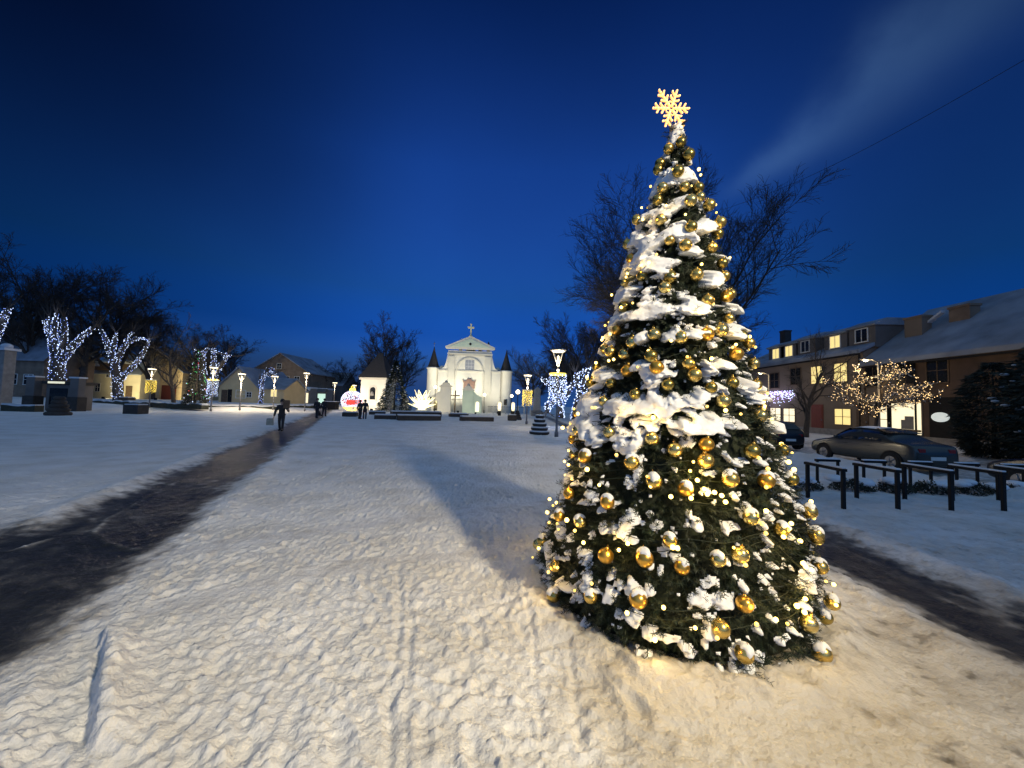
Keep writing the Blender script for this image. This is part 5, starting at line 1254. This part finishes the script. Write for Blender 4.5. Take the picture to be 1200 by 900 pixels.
for x, zt in ((-7.2, 8.6), (7.2, 8.4)):
    b = MB(); b.lathe([(1.32, -.5), (1.32, .9), (1.18, 1.0), (1.18, zt - .35), (1.36, zt - .25), (1.36, zt)], 20, (x, 1.2, 0)); tw = b.build('side_tower', M_cream, ch)
    b = MB(); b.lathe([(1.22, zt + .002), (1.0, zt + .5), (.56, zt + 2.0), (.17, zt + 3.5), (.03, zt + 4.2)], 18, (x, 1.2, 0)); b.build('spire', M_tile, tw)
    if x < 0:
        b = MB(); b.tube([(x, 1.2, zt + 4.2), (x, 1.2, zt + 5.2)], .04, 6); b.box(x - .2, 1.17, zt + 4.75, x + .2, 1.23, zt + 4.85); b.build('finial', M_steel, tw)
    b = MB(); b.box(x - .3, -.16, 1.6, x + .3, .1, 2.7); b.build('slit_window', M_glass, tw)
b = MB(); b.box(-.14, -.1, 15.2, .14, .18, 17.4); b.box(-.62, -.098, 16.5, .62, .178, 16.78); b.lathe([(.3, 14.9), (.34, 15.05), (.16, 15.2)], 10, (0, .04, 0)); b.build('cross', mat('gilded cross', (.85, .74, .38), .5, 0, bump=.05), ch)
for x, y, z in ((-2.9, 12, 15.2), (3.4, 12, 14.8), (1.3, 20, 15.4)):
    b = MB(); b.lathe([(.4, 10), (.4, z - .8), (.5, z - .7), (.32, z + .3), (.05, z + 1.1)], 10, (x, y, 0)); b.build('roof_turret', M_tile, ch)
# churchyard gate in front
gt = thing('church_gate', 'cream baroque gate pillars with curved walls before the church', 'gate', (CX - .2, CY - 7, 0), R_(3))
for x, h in ((-3.1, 5.4), (.85, 4.9)):
    b = MB(); b.box(x - .95, 0, -.3, x + .95, 1.2, h - .9); b.build('pillar', M_cream if x < 0 else M_mint, gt)
    b = MB(); b.prism([(x - 1.15, h - .9), (x + 1.15, h - .9), (x + 1.05, h - .65), (x + .7, h - .5), (x + .4, h - .1), (x - .4, h - .1), (x - .7, h - .5), (x - 1.05, h - .65)], -.15, 1.35); b.lathe([(.25, h - .1), (.3, h + .1), (.1, h + .35)], 10, (x, .6, 0)); b.build('pillar_cap', M_creamd, gt)
for sg, x0, m in ((-1, -4.052, M_cream), (1, 1.803, M_mint)):
    out = [(x0, -.3), (x0, 4.0 if sg > 0 else 3.7)] + [(x0 + sg * 1.5 * f, 3.2 - .3 * f + .7 * (1 - f) ** 2) for f in np.linspace(.2, 1, 6)] + [(x0 + sg * 1.5, -.3)]
    b = MB(); b.prism(out, .15, .95); b.build('side_wall', m, gt)
    xn = x0 + sg * .75; b = MB(); b.prism([(xn - .32, .3)] + [(xn + .32, .3)] + [(xn + .32 * math.cos(a), 1.75 + .32 * math.sin(a)) for a in np.linspace(0, PI, 9)], .10, .148); b.build('niche', M_glass if sg < 0 else M_lit2, gt)
b = MB()
for k in range(9): b.box(-2.0 + k * .22, .55, .1, -1.96 + k * .22, .6, 2.6)
b.box(-2.1, .54, 2.3, -.12, .61, 2.36); b.build('iron_gate', M_black, gt)
t = thing('wayside_cross', 'tall dark wooden cross standing between the church gate pillars', 'cross', (CX - 1.4, CY - 8.2, 0)); b = MB(); b.box(-.1, -.08, 0, .1, .08, 3.9); b.build('upright', M_wood, t); b = MB(); b.box(-.75, -.09, 2.9, .75, .07, 3.1); b.build('crossbar', M_wood, t)
fence = thing('church_fence', 'low pale fence with posts running right from the church gate', 'fence', (CX, CY - 6.6, 0))
for k in range(9):
    b = MB(); b.box(4.0 + k * 1.1, 0, 0, 4.18 + k * 1.1, .18, 1.5); b.build('post', M_creamd, fence)
b = MB()
for k in range(60): b.box(4.1 + k * .15, .07, .25, 4.13 + k * .15, .10, 1.25)
b.box(4.0, .06, 1.26, 13.0, .12, 1.32); b.build('railing', M_black, fence)
for k, (px, lab) in enumerate(((585, 'pale lit bollard light right of the church gate'), (601, 'pale lit bollard light below the globe lamps'))):
    p = GH(px, 487); t = thing('bollard_light', lab, 'bollard light', (p.x, p.y, 0)); b = MB(); b.lathe([(.25, 0), (.25, .7), (.2, .72)], 12); b.build('base', M_black, t); b = MB(); b.lathe([(.2, .722), (.27, 1.0), (.27, 1.9), (.15, 2.1)], 12); b.build('lamp', M_lampsoft, t); light('lamp_light', 'POINT', (0, -.6, 1.4), 30, (1, .85, .5), t, .2)
# floodlights
for k, (x, z, pw) in enumerate(((-5.6, 11, 2000), (-1.2, 13.5, 3300), (6.0, 11, 2000))):
    base = Vector((CX + x, CY - 5.6, 0)); t = thing('floodlight', ['floodlight left of the gate aimed at the church', 'floodlight before the gate aimed at the church', 'floodlight right of the gate aimed at the church'][k], 'floodlight', base, 0, 'floodlights lighting the church')
    b = MB(); b.box(-.2, -.1, 0, .2, .1, .35); b.build('body', M_black, t, bevel=.02)
    d = Vector((CX + x * .7, CY, z)) - (base + Vector((0, 0, .5))); light('beam', 'SPOT', (0, .15, .5), pw, (1, .93, .72), t, .2, d.to_track_quat('-Z', 'Y').to_euler(), R_(125), .9)

for k, (x, pw) in enumerate(((-4.6, 420), (2.6, 420))):
    base = Vector((CX + x, CY - 12.5, 0)); t = thing('floodlight', ['small floodlight before the left gate pillar', 'small floodlight before the right gate pillar'][k], 'floodlight', base, 0, 'floodlights lighting the gate')
    b = MB(); b.box(-.15, -.1, 0, .15, .1, .3); b.build('body', M_black, t, bevel=.02); d = Vector((CX + x * .8, CY - 7, 2.6)) - (base + Vector((0, 0, .4))); light('beam', 'SPOT', (0, .15, .4), pw, (1, .90, .66), t, .2, d.to_track_quat('-Z', 'Y').to_euler(), R_(100), .8)

# ---- bell tower
X0 = P(439, 470, 72).x; bt = thing('bell_tower', 'cream bell tower with steep dark hipped roof left of the spruce', 'tower', (X0 - .4, 72, 0), R_(-7))
b = MB(); b.box(-2.45, 0, -.5, 2.45, 4.6, 6.0); b.build('wall', M_cream, bt)
b = MB(); b.box(-2.62, -.15, -.5, 2.62, 4.75, .8); b.box(-2.7, -.22, 5.6, 2.7, 4.82, 6.02); b.build('cornice', M_creamd, bt)
b = MB(); b.add([(-2.95, -.45, 6.03), (2.95, -.45, 6.03), (2.95, 5.05, 6.03), (-2.95, 5.05, 6.03), (-.35, 2.3, 11.0), (.5, 2.3, 11.0), (-2.0, .5, 7.6), (2.0, .5, 7.6), (2.0, 4.1, 7.6), (-2.0, 4.1, 7.6)], [(0, 1, 7, 6), (1, 2, 8, 7), (2, 3, 9, 8), (3, 0, 6, 9), (6, 7, 5, 4), (7, 8, 5), (8, 9, 4, 5), (9, 6, 4), (0, 3, 2, 1)]); b.build('roof', M_tile, bt)
b = MB(); b.prism([(-.55, 1.9), (.55, 1.9)] + [(.55 * math.cos(a), 3.7 + .55 * math.sin(a)) for a in np.linspace(0, PI, 11)], -.03, -.003); b.build('bell_opening', M_glass, bt)
b = MB(); b.prism([(-.85, 1.6), (-.56, 1.6), (-.56, 3.7)] + [(.56 * math.cos(a), 3.7 + .56 * math.sin(a)) for a in np.linspace(PI, 0, 11)] + [(.56, 1.6), (.85, 1.6), (.85, 3.7)] + [(.85 * math.cos(a), 3.7 + .85 * math.sin(a)) for a in np.linspace(0, PI, 11)], -.14, -.004); b.build('window_surround', M_creamd, bt)
b = MB(); b.lathe([(.05, 2.6), (.4, 2.65), (.26, 3.2), (.08, 3.4)], 12, (0, -.25, 0)); b.build('bell', M_stone, bt)
for k, (dx, pw) in enumerate(((-3.5, 2600), (2.2, 1900))):
    base = Vector((X0 + dx, 64.5, 0)); t = thing('floodlight', ['floodlight before the left corner of the bell tower', 'floodlight before the right corner of the bell tower'][k], 'floodlight', base, 0, 'floodlights lighting the bell tower')
    b = MB(); b.box(-.2, -.1, 0, .2, .1, .35); b.build('body', M_black, t, bevel=.02); d = Vector((X0, 72, 3.6)) - (base + Vector((0, 0, .5))); light('beam', 'SPOT', (0, .15, .5), pw, (1, .86, .64), t, .2, d.to_track_quat('-Z', 'Y').to_euler(), R_(80), .7)
for k, (px, lab) in enumerate(((457, 'small pale gate post right of the bell tower'), (475, 'small pale gate post before the dark spruce'))):
    p = P(px, 480, 67); t = thing('gate_post', lab, 'post', (p.x, 67, 0)); b = MB(); b.box(-.4, -.4, -.2, .4, .4, 2.1); b.build('shaft', M_cream, t, bevel=.03); b = MB(); b.lathe([(.55, 2.102), (.5, 2.25), (.15, 2.5), (.22, 2.75), (.05, 2.9)], 12); b.build('cap', M_creamd, t)
# floodlight for the yellow house
x = P(128, 470, 64).x; t = thing('floodlight', 'floodlight on the lawn aimed at the yellow house', 'floodlight', (x, 63, .7)); b = MB(); b.box(-.2, -.1, 0, .2, .1, .35); b.build('body', M_black, t, bevel=.02)
light('beam', 'SPOT', (0, .15, .5), 6200, (1, .84, .46), t, .2, Vector((0, 9, 1.8)).to_track_quat('-Z', 'Y').to_euler(), R_(110), .8)
x = P(182, 470, 66).x; t = thing('floodlight', 'floodlight on the lawn aimed at the tall gable wall', 'floodlight', (x, 66, .7)); b = MB(); b.box(-.2, -.1, 0, .2, .1, .35); b.build('body', M_black, t, bevel=.02)
light('beam', 'SPOT', (0, .15, .5), 1500, (1, .82, .48), t, .2, Vector((0, 9, 3.0)).to_track_quat('-Z', 'Y').to_euler(), R_(100), .8)
# monument pale column right of the nearest lantern's left
p = GH(632, 489); t = thing('monument', 'pale stone monument behind the tiered tub right of the yellow curtain', 'monument', (p.x, p.y + 6, 0)); b = MB(); b.box(-.9, -.7, 0, .9, .7, .9); b.build('base', M_stone, t, bevel=.04)
b = MB(); b.prism([(-.62, .902), (.62, .902), (.50, 3.6), (.58, 4.3), (0, 4.7), (-.55, 4.2), (-.50, 3.6)], -.4, .4); b.build('shaft', mat('pale monument stone', (.42, .38, .33), .85, bump=.3), t, bevel=.05)

# ================================================================== people
def skin_mesh(name, joints, edges, m, parent, root=0, lv=2):
    me = bpy.data.meshes.new(name); me.from_pydata([j[0] for j in joints], edges, []); o = bpy.data.objects.new(name, me); COL.objects.link(o); o.parent = parent
    me.materials.append(m)
    o.modifiers.new('skin', 'SKIN'); sv = me.skin_vertices[0].data
    for i, j in enumerate(joints): r = j[1]; sv[i].radius = r if hasattr(r, '__len__') else (r, r); sv[i].use_root = (i == root)
    s = o.modifiers.new('sub', 'SUBSURF'); s.levels = lv; s.render_levels = lv
    for md in o.modifiers:
        if md.type == 'SKIN': md.use_smooth_shade = True
    return o
def person(label, loc, rz, h=1.75, stride=.0, arm_l=(.27, -.02, .80), arm_r=(-.27, -.02, .80), el_l=(.26, .04, 1.10), el_r=(-.26, .04, 1.10), coat=None, hat=None, long_coat=False, group=None):
    s = h / 1.75; t = thing('person', label, 'person', loc, rz, group, s)
    hp, kn, ak = .92, .50, .09
    fl, fr_ = stride, -stride
    J = [((0, 0, .98), (.13, .10)), ((0, .01, 1.16), (.13, .095)), ((0, .01, 1.36), (.155, .105)), ((0, .005, 1.49), .06), ((0, -.02, 1.58), (.075, .085)), ((0, -.015, 1.66), (.078, .095)), ((0, 0, 1.735), (.05, .06)),
         ((.17, .01, 1.42), .06), (el_l, .045), (arm_l, .033), ((-.17, .01, 1.42), .06), (el_r, .045), (arm_r, .033),
         ((.09, 0, .90), .095), ((.10, -.06 - fl * .35, .50), .06), ((.10, -fl + .03, .09), .042), ((.10, -fl - .12, .035), .035),
         ((-.09, 0, .90), .095), ((-.10, -.06 - fr_ * .35, .50), .06), ((-.10, -fr_ + .03, .09), .042), ((-.10, -fr_ - .12, .035), .035)]
    E = [(0, 1), (1, 2), (2, 3), (3, 4), (4, 5), (5, 6), (2, 7), (7, 8), (8, 9), (2, 10), (10, 11), (11, 12), (0, 13), (13, 14), (14, 15), (15, 16), (0, 17), (17, 18), (18, 19), (19, 20)]
    # fingers: short chains from each wrist
    for wi, el, sg in ((9, 8, 1), (12, 11, -1)):
        wp = Vector(J[wi][0]); d = (wp - Vector(J[el][0])).normalized(); side = d.cross(Vector((0, 0, 1)) if abs(d.z) < .8 else Vector((1, 0, 0))).normalized()
        J.append((tuple(wp + d * .07), (.034, .02))); pi = len(J) - 1; E.append((wi, pi))
        for k, l in enumerate((.062, .072, .068, .052)):
            a = wp + d * .10 + side * (-.03 + .02 * k); c = a + d * l + Vector((0, -.02, 0)); J.append((tuple(a), .010)); J.append((tuple(c), .009)); E += [(pi, len(J) - 2), (len(J) - 2, len(J) - 1)]
        J.append((tuple(wp + d * .05 - side * .045 + Vector((0, -.02, 0))), .011)); E.append((pi, len(J) - 1))
    skin_mesh('body', J, E, M_skin, t)
    cj = [((0, 0, .88 if not long_coat else .62), (.175, .14)), ((0, 0, .98), (.17, .135)), ((0, .01, 1.16), (.165, .13)), ((0, .01, 1.36), (.185, .135)), ((0, .01, 1.49), (.085, .085)), ((.185, .01, 1.41), .085), (el_l, .07), (tuple(Vector(el_l).lerp(Vector(arm_l), .9)), .055), ((-.185, .01, 1.41), .085), (el_r, .07), (tuple(Vector(el_r).lerp(Vector(arm_r), .9)), .055)]
    skin_mesh('coat', cj, [(0, 1), (1, 2), (2, 3), (3, 4), (3, 5), (5, 6), (6, 7), (3, 8), (8, 9), (9, 10)], coat or M_coat, t)
    tj = [((0, 0, .94), (.145, .115))] + [(J[i][0], r) for i, r in ((13, .11), (14, .08), (15, .062), (17, .11), (18, .08), (19, .062))]
    skin_mesh('trousers', tj, [(0, 1), (1, 2), (2, 3), (0, 4), (4, 5), (5, 6)], M_jean, t)
    for i in (15, 19):
        a, c = J[i][0], J[i + 1][0]; b = MB(); b.tube([(a[0], a[1] + .03, .16), (a[0], a[1] + .02, .06), (c[0], c[1] - .02, .045), (c[0], c[1] - .06, .04)], [.06, .062, .05, .03], 10); b.build('boot', M_black, t)
    b = MB()
    if hat: b.lathe([(.118, 1.64), (.122, 1.69), (.112, 1.76), (.07, 1.82), (.01, 1.835)], 16, (0, .0, 0)); b.build('hat', hat, t)
    else: b.lathe([(.10, 1.60), (.118, 1.66), (.112, 1.73), (.07, 1.79), (.01, 1.80)], 16, (0, .022, 0)); b.build('hair', M_hair, t)
    b = MB()
    b.ball((0, -.118, 1.645), .020, 8, 6, 1.4)
    for sx in (-1, 1): b.ball((sx * .085, -.01, 1.65), .026, 8, 6, 1.4)
    b.build('nose_and_ears', M_skin, t); b = MB()
    for sx in (-1, 1): b.ball((sx * .034, -.104, 1.672), .012, 8, 6)
    b.tube([(-.03, -.103, 1.592), (0, -.108, 1.588), (.03, -.103, 1.592)], .006, 5); b.build('eyes_and_mouth', M_hair, t)
    return t
p = GH(329, 505); base = Vector((p.x, p.y, p.z))
person('lone person in dark winter clothes walking on the path with pale bag and box', (base.x, base.y, .0), R_(20), 1.62, .20, arm_r=(-.36, -.10, .80), el_r=(-.32, .02, 1.10), arm_l=(.36, -.30, 1.20), el_l=(.34, -.02, 1.12), hat=M_coat)
t = thing('shopping_bag', 'pale carrier bag hanging from the hand of the lone walker', 'bag', (base.x - .46, base.y - .22, .30), R_(20)); b = MB(); b.prism([(-.17, 0), (.17, 0), (.15, .36), (-.15, .36)], -.07, .07); b.build('bag', mat('pale plastic', (.22, .25, .23), .5, bump=.2), t, bevel=.03)
b = MB(); b.tube([(-.09, 0, .36), (-.05, 0, .50), (.05, 0, .50), (.09, 0, .36)], .008, 5); b.build('handle', M_white, t)
t = thing('cardboard_box', 'dark box carried on the arm of the lone walker', 'box', (base.x + .42, base.y - .35, 1.20), R_(24)); b = MB(); b.box(-.14, -.12, 0, .15, .14, .42); b.build('box', M_wood, t, bevel=.015); b = MB(); b.box(-.142, -.02, .422, .152, .04, .428); b.build('tape', M_beige, t)
p = GH(371, 490); person('person in a dark coat walking away on the left of a pair', (p.x, p.y, 0), PI, 1.74, .15, hat=M_coat, group='pair of walkers on the far path')
q = GH(379.5, 488); person('slim person in dark clothes walking on the right of a pair', (q.x, q.y, 0), PI, 1.76, -.14, group='pair of walkers on the far path')
r = GH(374.5, 488.5); t = thing('small_dog', 'small dark dog standing between the pair of walkers', 'dog', (r.x, r.y, 0), .3)
J = [((0, .20, .33), .09), ((0, -.02, .34), .10), ((0, -.22, .36), .085), ((0, -.32, .47), .06), ((0, -.40, .52), .065), ((0, -.50, .49), .03), ((0, .30, .42), .02), ((0, .36, .52), .012)]
E = [(0, 1), (1, 2), (2, 3), (3, 4), (4, 5), (0, 6), (6, 7)]
for bi, y, hind in ((2, -.22, 0), (0, .20, 1)):
    for sx in (-1, 1):
        n = len(J); J += [((sx * .07, y - (.06 if hind else 0), .22), .045), ((sx * .07, y + (.07 if hind else .01), .10), .022), ((sx * .07, y, .02), .02)]; E += [(bi, n), (n, n + 1), (n + 1, n + 2)]
for sx in (-1, 1): n = len(J); J.append(((sx * .05, -.37, .61), .014)); E.append((4, n))
skin_mesh('body', J, E, M_hair, t, 1)
p = GH(421.5, 491); person('person on the left of a couple standing close together before the light flower', (p.x, p.y, 0), PI - .25, 1.72, .04, group='couple standing before the lights', arm_r=(-.14, .20, 1.1))
q = GH(427.2, 491); person('person on the right of a couple standing close together before the light flower', (q.x, q.y, 0), PI + .25, 1.76, -.04, group='couple standing before the lights', long_coat=True)
p = GH(227, 478); person('person standing in the dark under the slim spruce of the left lawn', (p.x, p.y - .8, p.z), .4, 1.78, .1, hat=M_coat)
q = PXX(1139, 523, 24.0); person('person in dark clothes holding something pale before the brick house wall', (24.0, q.y, 0), R_(-70), 1.78, .05, arm_r=(-.18, -.30, 1.15), el_r=(-.28, -.02, 1.12))
